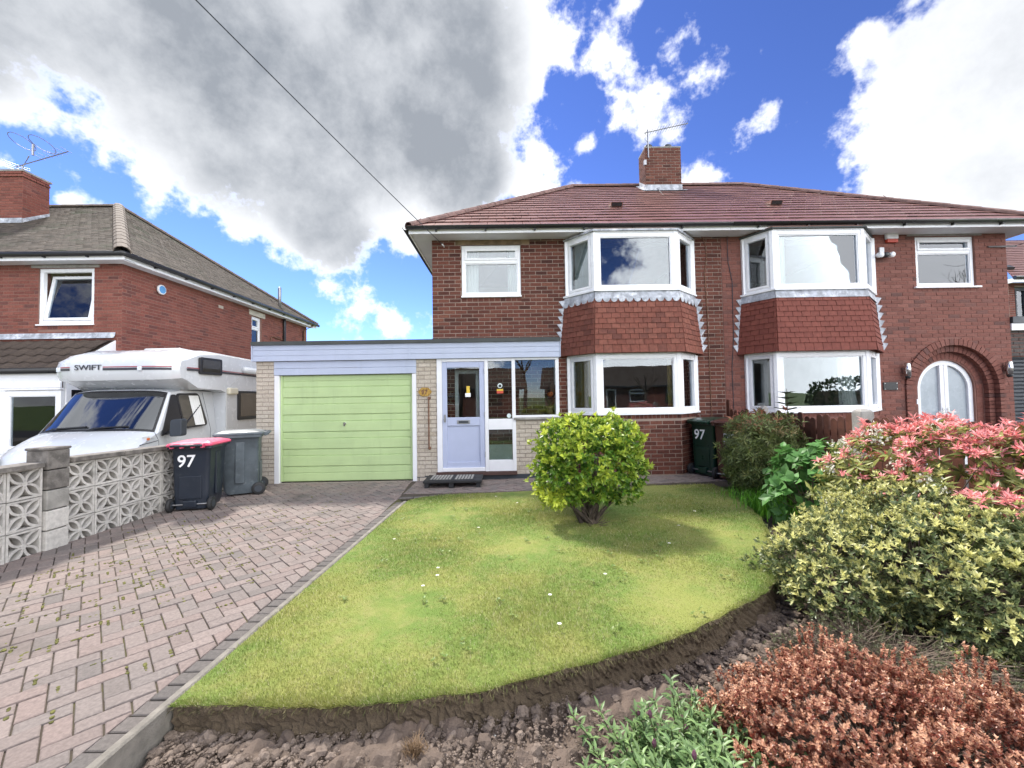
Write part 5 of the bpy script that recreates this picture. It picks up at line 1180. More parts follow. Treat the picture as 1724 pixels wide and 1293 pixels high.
# ------------------------------------------------------------------ small things at the front
mt = empty('door_step_crate', (-.95, 7.2, 0), 'black plastic platform step in front of the lavender door', 'step')
for x0, x1 in ((-1.43, -1.36), (-1.02, -.94), (-.56, -.49)): 
    for y0, y1 in ((6.96, 7.03), (7.18, 7.25), (7.40, 7.47)): MB().box(x0, x1, y0, y1, .004, .085).build('foot', 'rubber', mt)
MB().box(-1.45, -.47, 6.94, 7.49, .086, .125).build('platform', 'rubber', mt, bevel=.006)
dm = empty('rubber_door_mat', (-.99, 7.22, .126), 'open-weave black rubber mat with pale spots on the black platform step', 'mat')
MB().box(-1.38, -.60, 7.0, 7.44, .126, .132).build('mat_base', 'rubber', dm)
for i in range(14):
    for j in range(6):
        if i == 7: continue
        x = -1.35+i*.053; y = 7.025+j*.067; MB().box(x, x+.034, y, y+.045, .1325, .139).build('rubber_stud', 'steel' if 0 else 'seat', dm)
sg = empty('house_number_sign', (-1.53, 7.58, 1.6), 'weathered oval brass house number plate on the cream brick beside the door', 'sign')
P = [FG.p(-1.53+.118*math.cos(2*math.pi*k/24)*(1+.05*math.cos(6*math.pi*k/12)), 1.635+.085*math.sin(2*math.pi*k/24)*(1+.06*math.cos(6*math.pi*k/12)), .012) for k in range(24)]; MB().prism(P, (0, -.012, 0)).build('plate', 'brass', sg)
text('97', Fr(FG.p(-1.60, 1.59, .026), (1, 0, 0), (0, 0, 1), (0, -1, 0)), .12, 'rust', sg, name='numerals', bold=.003)
cb = empty('rusty_bracket', (-1.46, 7.58, .6), 'thin rusty iron bar hanging on the cream brick below the number plate', 'iron bar')
MB().tube([FG.p(-1.46, 1.50, .035), FG.p(-1.462, .60, .035)], .013, 8).build('bar', 'rust', cb); 
for z in (1.52, .60): MB().lathe(FG.p(-1.455, z, .008), [(.03, 0), (.03, .012), (.018, .016), (.018, .04)], 10, (0, -1, 0)).build('end_plate', 'rust', cb)
# plant on the porch sill
pp = empty('potted_plant', (.78, 7.74, 1.18), 'potted strap-leaved plant with orange bloom on the porch window sill', 'plant')
MB().lathe((.78, 7.74, 1.176), [(.05, 0), (.065, .12), (.07, .125), (.07, .15), (.06, .15)], 16).build('pot', 'terracotta', pp, smooth=True)
lm = leaf_mat('strap_leaf', (.06, .10, .03), (.10, .15, .05))
for k in range(9):
    a = k*2.4; r = random.uniform(.16, .26); pts = [Vector((.78+math.cos(a)*r*t, 7.74+math.sin(a)*r*t*.35, 1.32+.20*t*(1.5-t)+.02*k*t)) for t in (0, .25, .5, .75, 1)]
    V = []; 
    for i, p in enumerate(pts): w = .018*(1-abs(i/4-.3)); d = Vector((-math.sin(a), math.cos(a), 0)); V += [p-d*w, p+d*w+Vector((0, 0, .004))]
    MB().add(V, [(2*i, 2*i+2, 2*i+3, 2*i+1) for i in range(4)], 0).build('leaf', lm, pp)
MB().lathe((.80, 7.74, 1.50), [(.01, 0), (.05, .03), (.06, .07), (.03, .1)], 10).build('bloom', 'orange', pp, smooth=True)
ls = empty('table_lamp', (.86, 7.84, 1.18), 'small wooden lantern shape behind the plant in the porch window', 'ornament'); MB().box(.80, .90, 7.80, 7.88, 1.55, 1.70).build('box', 'rust', ls); MB().prism([(.78, 7.78, 1.70), (.92, 7.78, 1.70), (.85, 7.78, 1.78)], (0, .12, 0)).build('roof', 'rust', ls); MB().tube([(.85, 7.84, 1.78), (.85, 7.84, 2.19)], .004, 4).build('cord', 'rust', ls)
# fittings on the right house
al = empty('burglar_alarm', (7.6, YW, 4.55), 'white and red burglar alarm box under the eaves of the right house', 'alarm box'); MB().fbox(FW, 7.50, 7.73, 4.50, 4.62, .008, .07).build('case', 'white', al, bevel=.01); MB().fbox(FW, 7.51, 7.72, 4.43, 4.498, .008, .065).build('lens', 'red', al, bevel=.006)
sc = empty('security_camera', (7.42, YW, 4.2), 'white twin security floodlight camera on the right house wall', 'security camera'); MB().fbox(FW, 7.37, 7.46, 4.22, 4.34, .008, .04).build('bracket', 'white', sc, bevel=.005); MB().tube([FW.p(7.415, 4.23, .03), FW.p(7.415, 4.17, .10)], .02, 8).build('arm', 'white', sc)
for x in (7.31, 7.415, 7.53): MB().lathe(FW.p(x, 4.175, .05), [(.02, 0), (.05, .01), (.052, .09), (.045, .1)], 14, (.25*(x-7.4), -1, -.15)).build('lamp_head' if x != 7.415 else 'camera_head', 'white' if x != 7.415 else 'black', sc, smooth=True)
for i, x in enumerate((7.76, 9.76)):
    wl_ = empty('wall_lamp', (x, YW, 1.9), 'steel up-and-down wall lamp %s the arched doorway' % ('left of', 'right of')[i], 'lamp', 'doorway wall lamps'); MB().lathe(FW.p(x, 1.80, .09), [(.05, 0), (.05, .24)], 16).build('tube', 'chrome', wl_, smooth=True); MB().fbox(FW, x-.03, x+.03, 1.86, 1.98, .008, .06).build('mount', 'chrome', wl_); MB().lathe(FW.p(x-.03*0, 1.74, .09), [(.03, 0), (.045, .03), (.045, .055)], 12).build('sensor', 'black', wl_)
hp = empty('house_plaque', (7.47, YW, 1.6), 'small black rectangular plaque left of the arched doorway', 'sign'); MB().fbox(FW, 7.34, 7.62, 1.53, 1.68, .010, .022).build('plate', 'black', hp); 
for x, z in ((7.36, 1.55), (7.60, 1.55), (7.36, 1.66), (7.60, 1.66)): MB().lathe(FW.p(x, z, .022), [(.008, 0), (.008, .008)], 10, (0, -1, 0)).build('stud', 'chrome', hp)
db = empty('door_bell', (8.06, YW, 1.3), 'small white door bell on the brick left of the arched door', 'door bell'); MB().fbox(FW, 8.035, 8.065, 1.24, 1.34, -.05, -.03).build('case', 'white', db)
def cable(pts, label, mat='rust', r=.008): 
    o = MB().tube(pts, r, 6).build('cable', mat, None, label=label, cat='cable')
cable([FW.p(3.86, 4.60, .03), FW.p(3.93, 4.45, .02), FW.p(3.95, 4.2, .016), FW.p(3.90, 3.9, .016), FW.p(3.93, 3.0, .016), FW.p(3.95, 1.2, .016), FW.p(3.95, .1, .016)], 'dark red cable running down the wall between the two bays, nearer the scalloped bay')
cable([FW.p(4.36, 4.60, .03), FW.p(4.37, 4.1, .014), FW.p(4.44, 3.7, .014), FW.p(4.43, 2.6, .014), FW.p(4.38, 2.0, .014), FW.p(4.40, .1, .014)], 'thin dark cable running down the wall beside the right house bay', 'char', .006)
hk = empty('pigtail_hook', (9.9, YW, 4.3), 'short steel cable hook at the top right corner of the right house', 'hook'); MB().tube([FW.p(9.55, 4.33, .02), FW.p(10.08, 4.32, .05)], .016, 6).build('rod', 'steel', hk)
pk = empty('pigtail_hook', (-1.22, YW, 4.5), 'small white cable clamp under the left end of the eaves', 'hook'); MB().tube([FW.p(-1.20, 4.47, .0), FW.p(-1.20, 4.47, .08), FW.p(-1.23, 4.50, .08)], .012, 6).build('rod', 'white', pk)
def wire(a, b, sag, label, r=.0065):
    a, b = Vector(a), Vector(b); pts = [a+(b-a)*t+Vector((0, 0, -sag*4*t*(1-t))) for t in [k/24 for k in range(25)]]
    MB().tube(pts, r, 6).build('overhead_wire', 'char', None, label=label, cat='wire')
wire((-1.23, 7.87, 4.50), (-6.5, -4.0, 7.66), .12, 'overhead telephone wire crossing the big grey cloud')
wire((10.05, 7.90, 4.33), (24, -6, 8.4), .2, 'thin overhead wire leaving the right end of the house')
wire((3.86, 7.92, 4.60), (3.98, 10.5, 6.9), -.02, 'thin aerial lead running down the red roof from the chimney', .006)
# aerial on the party chimney
c = Vector((3.80, 10.56, 7.75)); ao = aerial('tv_aerial', 'long thin yagi television aerial on the red roof chimney', c, [('mast', [c, c+Vector((0, 0, .75))], .018), ('boom', [c+Vector((-.10, 0, .66)), c+Vector((1.12, .1, .98))], .012), ('cable_loop', [c+Vector((-.05, 0, .66)), c+Vector((-.08, 0, .5)), c+Vector((0, 0, .4))], .006)])
for k in range(16): p = c+Vector((-.05+.075*k, .006*k, .668+.0195*k)); MB().tube([p+Vector((0, -.16, 0)), p+Vector((0, .16, .0))], .005, 4).build('element', 'steel', ao)
MB().box(3.68, 3.74, 10.53, 10.60, 7.55, 7.68).build('bracket', 'steel', ao)

# ------------------------------------------------------------------ fence along the right boundary
FE = empty('board_fence', (4.2, 5.2, 0), 'reddish brown vertical board fence along the right boundary behind the shrubs', 'fence')
y = 7.85; k = 0
while y > 1.6:
    h = 1.20+.03*math.sin(k*1.7)+random.uniform(-.015, .015); w = .10; t = random.uniform(-.012, .012)
    if k == 0: h = 1.40
    P = [(4.22, y, .0), (4.22, y-w, .0), (4.22, y-w+t, h-.03), (4.22, y-w*.75+t, h-.005), (4.22, y-w*.5+t, h), (4.22, y-w*.25+t, h-.005), (4.22, y+t, h-.03)]
    MB().prism(P, (-.018, 0, 0)).build('board', 'fence', FE); y -= w+random.uniform(.012, .028); k += 1
for z in (.3, .95): MB().box(4.223, 4.263, 1.6, 7.85, z, z+.07).build('rail', 'fence', FE)
for yy in (4.86, 2.9, 6.85):
    P = [(4.265, yy, 0), (4.375, yy, 0), (4.375, yy, 1.26), (4.32, yy, 1.30), (4.265, yy, 1.26)]; cp = MB().prism(P, (0, .11, 0)).build('post', 'concrete', FE, bevel=.01); 
cp = empty('concrete_post', (4.25, 4.85, 0), 'weathered concrete fence post with chamfered top behind the pieris', 'post'); V = [(4.15, 4.79, 0), (4.29, 4.79, 0), (4.29, 4.93, 0), (4.15, 4.93, 0)]; MB().prism(V, (0, 0, 1.27)).build('shaft', 'concrete', cp, bevel=.012); MB().lathe((4.22, 4.86, 1.272), [(.098, 0), (.05, .03), (.02, .035)], 4, (0, 0, 1), (1, 1, 0)).build('cap', 'concrete', cp)
# ------------------------------------------------------------------ buildings beyond the right house
RG = empty('side_garage', (11.3, 8.0, 0), 'dark brick side garage with white fascia and charcoal roller door at the right edge', 'garage')
FR = Fr((0, 8.02, 0), (1, 0, 0), (0, 0, 1), (0, -1, 0)); rw = backing(FR, 9.95, 13.2, -.02, 2.66, [(10.02, 12.8, 0, 2.15)], .2, 'wall', 'mortarn', RG)
lay([(FR, bond(9.95, 12.5, 2.16, 2.66)+bond(9.955, 10.02, 0, 2.15))], 'brick', 'brickwork', 'brickd', rw, nmax=100)
MB().box(9.94, 13.3, 7.93, 7.99, 2.665, 2.80).build('fascia', 'upvc', RG); MB().box(9.935, 13.35, 7.90, 14, 2.805, 2.93).build('flat_roof', 'char', RG)
z = .0
rd = MB().fbox(FR, 10.02, 12.8, 0, 2.15, -.1, -.08).build('roller_door', 'char', RG)
while z < 2.12: MB().prism([FR.p(10.03, z, -.08), FR.p(10.03, z+.02, -.06), FR.p(10.03, z+.055, -.06), FR.p(10.03, z+.072, -.08)], (2.7, 0, 0)).build('slat', 'char', rd); z += .075
RH = empty('brick_house', (19, 14, 0), 'brick house with red tiled roof just showing at the right edge', 'house')
fr2 = Fr((0, 13.4, 0), (1, 0, 0), (0, 0, 1), (0, -1, 0)); rw2 = backing(fr2, 16.75, 25, -.1, 5.05, [(16.95, 17.45, 3.4, 4.9)], .25, 'wall', 'mortar97', RH); lay([(fr2, bond(16.75, 19.5, 2.4, 5.0, [(16.95, 17.45, 3.4, 4.9)]))], 'brick', 'brickwork', 'brickl', rw2, nmax=100)
window(RH, fr2.sub(16.96, 3.41, 0), .48, 1.48, 'plain', mat='char', recess=.05); MB().box(16.75, 17., 13.66, 21, -.1, 5.05).build('outer_wall', 'mortar97', RH)
rz = math.radians(33); f5 = Fr((16.4, 13.0, 5.12), (1, 0, 0), (0, math.cos(rz), math.sin(rz)), (0, -math.sin(rz), math.cos(rz)))
r5 = MB().add([f5.p(0, 0), f5.p(9, 0), f5.p(9, 5), f5.p(3.9, 5)], [(0, 1, 2, 3)]).build('roof', 'tile', RH); lay([(f5, roof_rows(0, 6, 3.9, 6, 5, .262, .33, t=.03))], 'roof_tile', 'roof_tiles', 'tile', r5, nmax=100)
mb = MB(); mb.box(16.4, 25, 12.97, 13.0, 4.95, 5.08); mb.box(16.4, 16.43, 13.003, 21, 4.95, 5.08); mb.build('fascia', 'upvc', RH); MB().tube([(16.4, 12.94, 5.1), (25, 12.94, 5.1)], .06, 8).build('gutter', 'gutter', RH); MB().fbox(f5, .55, .85, .75, .95, .03, .12).build('roof_vent', 'black', RH)

# ------------------------------------------------------------------ plants
def nrm(a): return a/np.maximum(np.linalg.norm(a, axis=-1, keepdims=True), 1e-9)
def leaf_shape(kind):
    if kind == 'rhomb':
        return np.array([(0, 0, 0, 0), (-.5, .48, .06, 1), (0, 1, -.06, .5), (.5, .48, .06, 1)]), [(0, 2, 1), (0, 3, 2)]
    return np.array([(0, 0, 0, .3), (-.38, .26, .05, 1), (-.48, .55, .05, 1), (0, 1, -.12, .9), (.48, .55, .05, 1), (.38, .26, .05, 1), (0, .5, 0, 0)]), [(0, 6, 1), (1, 6, 2), (2, 6, 3), (3, 6, 4), (4, 6, 5), (5, 6, 0)]
def leaves(parent, P, D, N, L, Wd, rnd, tip, mat, nobj=0, kind='rhomb', name='foliage'):
    n = len(P); D = nrm(D); N = nrm(N-(N*D).sum(1, keepdims=True)*D); Sd = np.cross(D, N)
    L = np.broadcast_to(L, n); Wd = np.broadcast_to(Wd, n)
    shp, fc = leaf_shape(kind); k = len(shp)
    if nobj:
        dist = ((P-np.array(CAM))**2).sum(1); vis = (N*(np.array(CAM)-P)).sum(1)/np.sqrt(dist); order = np.argsort(-(L*Wd)*np.abs(vis)/dist); sel = order[:nobj]
        meshes = []
        for tp in (.1, .5, .9):
            me = bpy.data.meshes.new('leaf'); me.from_pydata([(x, y, z) for x, y, z, _ in shp], [], fc); me.materials.append(mat)
            a = me.attributes.new('tip', 'FLOAT', 'POINT'); a.data.foreach_set('value', [tp]*k); a = me.attributes.new('edge', 'FLOAT', 'POINT'); a.data.foreach_set('value', shp[:, 3].tolist()); meshes.append(me)
        for i in sel:
            m = Matrix(((Sd[i, 0]*Wd[i], D[i, 0]*L[i], N[i, 0]*L[i], P[i, 0]), (Sd[i, 1]*Wd[i], D[i, 1]*L[i], N[i, 1]*L[i], P[i, 1]), (Sd[i, 2]*Wd[i], D[i, 2]*L[i], N[i, 2]*L[i], P[i, 2]), (0, 0, 0, 1)))
            link('leaf', meshes[0 if tip[i] < .35 else 1 if tip[i] < .7 else 2], parent, m)
        keep = np.ones(n, bool); keep[sel] = False
        P, D, N, Sd, L, Wd, rnd, tip = P[keep], D[keep], N[keep], Sd[keep], L[keep], Wd[keep], rnd[keep], tip[keep]; n = len(P)
        if not n: return
    V = P[:, None]+Sd[:, None]*(Wd[:, None]*shp[:, 0])[..., None]+D[:, None]*(L[:, None]*shp[:, 1])[..., None]+N[:, None]*(L[:, None]*shp[:, 2])[..., None]
    F = (np.array(fc)[None]+np.arange(n)[:, None, None]*k).reshape(-1, 3)
    me = bpy.data.meshes.new(name); me.vertices.add(n*k); me.vertices.foreach_set('co', V.reshape(-1).astype(np.float32))
    me.loops.add(F.size); me.loops.foreach_set('vertex_index', F.reshape(-1).astype(np.int32)); me.polygons.add(len(F))
    me.polygons.foreach_set('loop_start', np.arange(0, F.size, 3, dtype=np.int32)); me.update(calc_edges=True); me.materials.append(mat)
    for nm, vv in (('rnd', np.repeat(rnd, k)), ('tip', np.repeat(tip, k)), ('edge', np.tile(shp[:, 3], n))):
        a = me.attributes.new(nm, 'FLOAT', 'POINT'); a.data.foreach_set('value', vv.astype(np.float32))
    o = link(name, me, parent); o['kind'] = 'stuff'; return o
def shell(lobes, n, rmin=.62, lump=.14, seed=1, zmin=-.12):
    r = np.random.default_rng(seed); lob = np.array(lobes, float); vol = (lob[:, 3]*lob[:, 4]*lob[:, 5])**(2/3); idx = r.choice(len(lob), n*3, p=vol/vol.sum())
    d = nrm(r.normal(size=(n*3, 3))); q = np.sin(d[:, 0]*7+idx*1.3+1)*np.sin(d[:, 1]*8+idx)*np.sin(d[:, 2]*7+2.1*idx)
    rr = (rmin+(1-rmin)*r.random(n*3)**.6)*(1+lump*q*1.6)
    P = lob[idx, :3]+d*lob[idx, 3:6]*rr[:, None]
    inside = np.zeros(n*3, bool)
    for j, l in enumerate(lob): inside |= (idx != j) & ((((P-l[:3])/l[3:6])**2).sum(1) < .55)
    ok = ~inside & (P[:, 2] > zmin); P = P[ok][:n]; A = nrm((d/lob[idx, 3:6])[ok][:n]); return P, A, rr[ok][:n]
def rosettes(P, A, m, L, W_, spread=(.5, 1.2), seed=2, up=.35, jl=.3):
    r = np.random.default_rng(seed); n = len(P); A = nrm(A+np.array((0, 0, up))+r.normal(0, .25, (n, 3)))
    t1 = nrm(np.cross(A, r.normal(size=(n, 3)))); t2 = np.cross(A, t1)
    ang = (np.arange(m)[None]*2.4+r.random((n, 1))*6.28+r.normal(0, .2, (n, m))); th = spread[0]+(spread[1]-spread[0])*r.random((n, m))
    rad = t1[:, None]*np.cos(ang)[..., None]+t2[:, None]*np.sin(ang)[..., None]
    D = A[:, None]*np.cos(th)[..., None]+rad*np.sin(th)[..., None]; N = A[:, None]*np.sin(th)[..., None]-rad*np.cos(th)[..., None]
    B = P[:, None]+A[:, None]*(r.random((n, m))*L*.6)[..., None]; Ls = L*(1-jl+2*jl*r.random((n, m)))
    return B.reshape(-1, 3), D.reshape(-1, 3), N.reshape(-1, 3), Ls.reshape(-1), Ls.reshape(-1)*W_/L
def stems(parent, base, tips, r0, mat='bark', name='stem', each=True, n=5, sag=.0, r1=.25):
    mbj = MB(); base = Vector(base)
    for i, tp in enumerate(tips):
        tp = Vector(tp); b = base+Vector((random.uniform(-1, 1), random.uniform(-1, 1), 0))*r0*2.2; pts = []
        for k in range(n+1):
            t = k/n; p = b+(tp-b)*t; p.z = b.z+(tp.z-b.z)*(t**.75); p += Vector((random.uniform(-1, 1), random.uniform(-1, 1), 0))*.015*(0 < k < n); pts.append(p)
        rr = [r0*(1-(1-r1)*k/n) for k in range(n+1)]
        if each: MB().tube(pts, rr, 6).build(name, mat, parent, smooth=True)
        else: mbj.tube(pts, rr, 4)
    if not each: mbj.build(name, mat, parent, kind='stuff')
# -- clipped golden euonymus on the lawn
EB = empty('euonymus_bush', (.92, 4.8, .03), 'round clipped golden-green bush standing alone on the lawn', 'bush')
lob = [(.92, 4.80, .82, .58, .52, .44), (.62, 4.78, .60, .34, .36, .32), (1.25, 4.80, .64, .32, .36, .36), (.52, 4.68, .44, .20, .2, .17), (.68, 4.80, .98, .34, .4, .28), (1.20, 4.80, .98, .33, .4, .28), (.92, 4.80, .56, .45, .42, .25)]
P, A, rr = shell(lob, 1950, .52, .2, 11, .30); B, D, N, L, Wd = rosettes(P, A, 8, .054, .026, (.3, 1.2), 3, jl=.45)
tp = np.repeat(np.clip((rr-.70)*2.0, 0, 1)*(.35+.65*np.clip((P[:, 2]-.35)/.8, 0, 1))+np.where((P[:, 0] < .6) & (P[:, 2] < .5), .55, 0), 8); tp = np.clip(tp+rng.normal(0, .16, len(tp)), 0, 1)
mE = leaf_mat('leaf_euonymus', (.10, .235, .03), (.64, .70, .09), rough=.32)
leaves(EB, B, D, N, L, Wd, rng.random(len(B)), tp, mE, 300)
stems(EB, (.92, 4.8, .0), [(.92+math.cos(a)*r, 4.8+math.sin(a)*r*.9, z) for a, r, z in ((0, .3, .8), (.9, .38, .95), (1.7, .25, 1.0), (2.5, .4, .8), (3.3, .42, .55), (4.0, .3, .9), (4.8, .32, .85), (5.5, .4, .7), (3.6, .45, .4), (5.9, .48, .5))], .032)
stems(EB, (.95, 4.72, .0), [(.95+random.uniform(-.18, .18), 4.65+random.uniform(-.1, .1), random.uniform(.05, .3)) for _ in range(30)], .008, 'twig', 'dead_twigs', False)
# -- nandina by the bins
NB = empty('nandina_shrub', (3.55, 6.0, 0), 'dense dark green shrub with reddish tips beside the brown bin', 'shrub')
lob = [(3.68, 6.0, .66, .48, .46, .56), (3.46, 5.9, .5, .28, .35, .42), (3.88, 5.9, .60, .32, .42, .50), (3.68, 5.75, .35, .45, .36, .36)]
P, A, rr = shell(lob, 1700, .5, .24, 21, .05); B, D, N, L, Wd = rosettes(P, A, 7, .085, .017, (.6, 1.5), 5, up=-.05)
top_ = np.clip((P[:, 2]-.85)/.35, 0, 1)*(rng.random(len(P)) < .35)
mN = leaf_mat('leaf_nandina', (.20, .245, .08), (.46, .15, .10), rough=.38)
leaves(NB, B, D, N, L, Wd, rng.random(len(B)), np.repeat(top_, 7), mN, 200)
stems(NB, (3.55, 6.0, 0), [(3.55+math.cos(a)*.4, 6.0+math.sin(a)*.35, .8) for a in (0, .8, 1.6, 2.4, 3.2, 4, 4.8, 5.6)], .012)
# -- small fir in the next garden
SF = empty('small_fir_tree', (4.75, 6.95, 0), 'small dark fir sapling in front of the right house bay', 'conifer')
MB().tube([(4.75, 6.95, 0), (4.76, 6.95, 1.58)], [.02, .004], 6).build('trunk', 'bark', SF)
P = []; D = []
for k in range(11):
    z = .55+k*.095; r = .34*(1-(z-.45)/1.25)+.03
    for a in range(7):
        an = a*.9+k*.55; dv = np.array((math.cos(an), math.sin(an), .22)); MB().tube([(4.755, 6.95, z), tuple(np.array((4.755, 6.95, z))+dv*r)], [.006, .002], 4).build('branch', 'bark', SF)
        for q in np.linspace(.15, 1, 16):
            for s in (-1, 1, 0): P.append(np.array((4.755, 6.95, z))+dv*r*q); D.append(dv+s*np.array((-math.sin(an), math.cos(an), 0))*.9+np.array((0, 0, .1)))
P = np.array(P); D = np.array(D); leaves(SF, P, D, np.tile((0, 0, 1.), (len(P), 1))+rng.normal(0, .4, (len(P), 3)), .05, .011, rng.random(len(P)), rng.random(len(P))*.3, leaf_mat('needle_fir', (.035, .065, .02), (.06, .10, .03)), 0)
# -- hydrangea
HY = empty('hydrangea', (3.5, 4.85, 0), 'bright green broad-leaved hydrangea left of the pink flowering shrub', 'shrub')
lob = [(3.50, 4.85, .50, .34, .34, .36), (3.34, 4.68, .30, .3, .28, .28), (3.60, 4.75, .66, .26, .28, .24)]
P, A, rr = shell(lob, 130, .72, .1, 31, .08); B, D, N, L, Wd = rosettes(P, A, 4, .115, .082, (.7, 1.35), 7, up=.55)
mH = leaf_mat('leaf_hydrangea', (.10, .25, .06), (.15, .33, .09), rough=.48)
leaves(HY, B, D, N, L, Wd, rng.random(len(B)), rng.random(len(B))*.7, mH, 300, 'oval')
stems(HY, (3.55, 4.85, 0), [tuple(p) for p in P[:40]], .006, 'twig', 'twigs', False); stems(HY, (3.75, 4.4, 0), [(3.65+random.uniform(-.3, .3), 4.4+random.uniform(-.3, .2), random.uniform(.2, .55)) for _ in range(60)], .006, 'twig', 'dead_twigs', False)
# -- grassy clump of bluebell leaves
GC = empty('strap_leaf_clump', (3.28, 5.45, 0), 'clump of bright green strap leaves at the far right corner of the lawn', 'plant')
mb = MB()
for k in range(520):
    a = random.uniform(0, 6.28); x, y = 3.30+random.gauss(0, .16), 5.30+random.gauss(0, .26); l = random.uniform(.2, .36); le = random.uniform(.1, .5); pts = []
    for q in (0, .35, .7, 1): pts.append(Vector((x+math.cos(a)*l*le*q*q, y+math.sin(a)*l*le*q*q, -.06+gz(x)+l*q*(1-.25*q*q))))
    d = Vector((-math.sin(a), math.cos(a), 0)); V = []
    for i, p in enumerate(pts): w = .006*(1-.85*(i/3)**2); V += [p-d*w, p+d*w]
    mb.add(V, [(0, 2, 3, 1), (2, 4, 5, 3), (4, 6, 7, 5)])
mb.build('blades', leaf_mat('strap_bright', (.17, .42, .04), (.19, .40, .05)), GC, kind='stuff')
# -- pieris with pink-red young leaves
PI = empty('pieris_shrub', (3.5, 3.6, 0), 'pieris shrub with pink-red young leaves and white flower clusters by the fence', 'shrub')
lob = [(3.50, 3.78, .74, .42, .44, .42), (3.74, 3.45, .80, .40, .5, .42), (3.90, 3.05, .80, .36, .45, .38), (3.38, 3.95, .58, .32, .33, .42), (3.6, 3.3, .5, .5, .6, .35)]
P, A, rr = shell(lob, 520, .6, .12, 41, .1); B, D, N, L, Wd = rosettes(P, A, 9, .098, .028, (.8, 1.9), 9, up=.5)
r_0 = np.random.default_rng(6)
mP = leaf_mat('leaf_pieris', (.10, .135, .035), (.42, .44, .12), edge=(.42, .42, .16, .35), rough=.35)
leaves(PI, B, D, N, L, Wd, rng.random(len(B)), np.clip(rng.random(len(B))*1.1, 0, 1), mP, 150)
sel = (A[:, 2] > .12) & (rr > .8) & ((P[:, 0] > 3.30) | (rng.random(len(P)) < .4)); Pt, At = P[sel], A[sel]; Pt = np.concatenate([Pt]+[Pt+r_0.normal(0, .055, Pt.shape)*np.array((1, 1, .5)) for _ in range(3)]); At = np.concatenate([At]*4)
B, D, N, L, Wd = rosettes(Pt+At*.03+np.array((0, 0, .02)), At, 12, .054, .015, (.5, 1.45), 10, up=1.1)
mR = leaf_mat('leaf_pieris_red', (.85, .25, .25), (.94, .47, .45), rough=.4, trans=.25); leaves(PI, B, D, N, L, Wd, rng.random(len(B)), rng.random(len(B)), mR, 150, name='young_leaves')
r_ = np.random.default_rng(5); cand = np.where((A[:, 2] > .0) & (rr > .82) & (P[:, 0] < 3.42) & (P[:, 2] > .5))[0][:9]; fp = []; 
extra = [(3.75, 3.3, 1.14), (3.05, 3.85, .50), (3.9, 2.75, .95), (3.62, 3.45, 1.2), (3.02, 3.88, .46), (3.42, 3.9, 1.12), (3.30, 4.0, 1.02), (3.38, 3.7, 1.08), (3.25, 3.95, .88), (3.5, 3.85, 1.17), (3.2, 3.9, .95), (3.33, 3.85, .92)]
for c_ in [tuple(P[i]+A[i]*.05) for i in cand]+extra:
    for k in range(46): fp.append(np.array(c_)+r_.normal(0, 1, 3)*np.array((.034, .034, .020)))
fp = np.array(fp); dd = np.tile((0, 0, -1.), (len(fp), 1))+r_.normal(0, .5, fp.shape); leaves(PI, fp, dd, r_.normal(size=fp.shape), .024, .018, r_.random(len(fp)), r_.random(len(fp)), leaf_mat('flower_white', (.80, .79, .64), (.88, .87, .76), trans=.2), 0, 'oval', name='blossom')
stems(PI, (3.5, 3.5, -.1), [tuple(p) for p in P[::26]], .010, 'bark', 'stem')
# -- big variegated shrub
VS = empty('variegated_shrub', (2.7, 2.8, 0), 'large cream-and-green variegated shrub spilling over the right edge of the lawn', 'shrub')
lob = [(2.45, 3.12, .20, .46, .46, .36), (2.85, 2.80, .30, .50, .50, .36), (3.15, 3.15, .49, .42, .42, .32), (2.95, 2.30, .24, .46, .38, .34), (2.28, 2.85, .10, .30, .30, .28), (3.2, 2.5, .40, .5, .5, .36), (2.9, 3.5, .30, .32, .3, .34)]
P, A, rr = shell(lob, 9500, .55, .28, 51, .0); B, D, N, L, Wd = rosettes(P, A, 8, .031, .0125, (.25, 1.2), 12, up=.45, jl=.5)
tp = np.repeat(np.where((rr > .80) & (r_.random(len(P)) < .40+.3*A[:, 2]), r_.uniform(.65, 1., len(P)), r_.uniform(0, .14, len(P))), 8); tp = np.clip(tp+rng.normal(0, .12, len(tp)), 0, 1)
mV = leaf_mat('leaf_variegated', (.062, .115, .045), (.74, .72, .28), edge=(.70, .66, .34, .18), rough=.36)
leaves(VS, B, D, N, L, Wd, rng.random(len(B)), tp, mV, 300)
stems(VS, (2.7, 2.75, -.12), [tuple(p) for p in P[::40]], .009, 'bark', 'branches', False)
# -- wiry dying thyme
TH = empty('thyme_mound', (1.95, 2.35, -.1), 'straggly grey-brown thyme mound between the variegated and the red shrubs', 'shrub')
lob = [(2.02, 2.42, -.02, .46, .30, .19), (2.35, 2.15, -.02, .4, .32, .17), (1.75, 2.42, -.06, .25, .22, .12)]
P, A, rr = shell(lob, 900, .45, .15, 61, -.12)
mb = MB()
for i in range(0, 900):
    p = Vector(P[i]); b = Vector((2.05+random.gauss(0, .22), 2.32+random.gauss(0, .12), -.12)); m_ = (p+b)/2+Vector((random.uniform(-.04, .04), random.uniform(-.04, .04), random.uniform(0, .06))); q = p+Vector(A[i])*.03
    mb.tube([b, m_, p, q], [.0022, .0018, .0014, .0008], 3, cap=False)
mb.build('twigs', 'twig', TH, kind='stuff')
B, D, N, L, Wd = rosettes(np.concatenate([P, P*.5+np.array((2.05, 2.32, -.02))*.5]), np.concatenate([A, A]), 8, .014, .007, (.3, 1.3), 14); leaves(TH, B, D, N, L, Wd, rng.random(len(B)), rng.random(len(B)), leaf_mat('leaf_thyme', (.12, .13, .07), (.22, .23, .13)), 0)
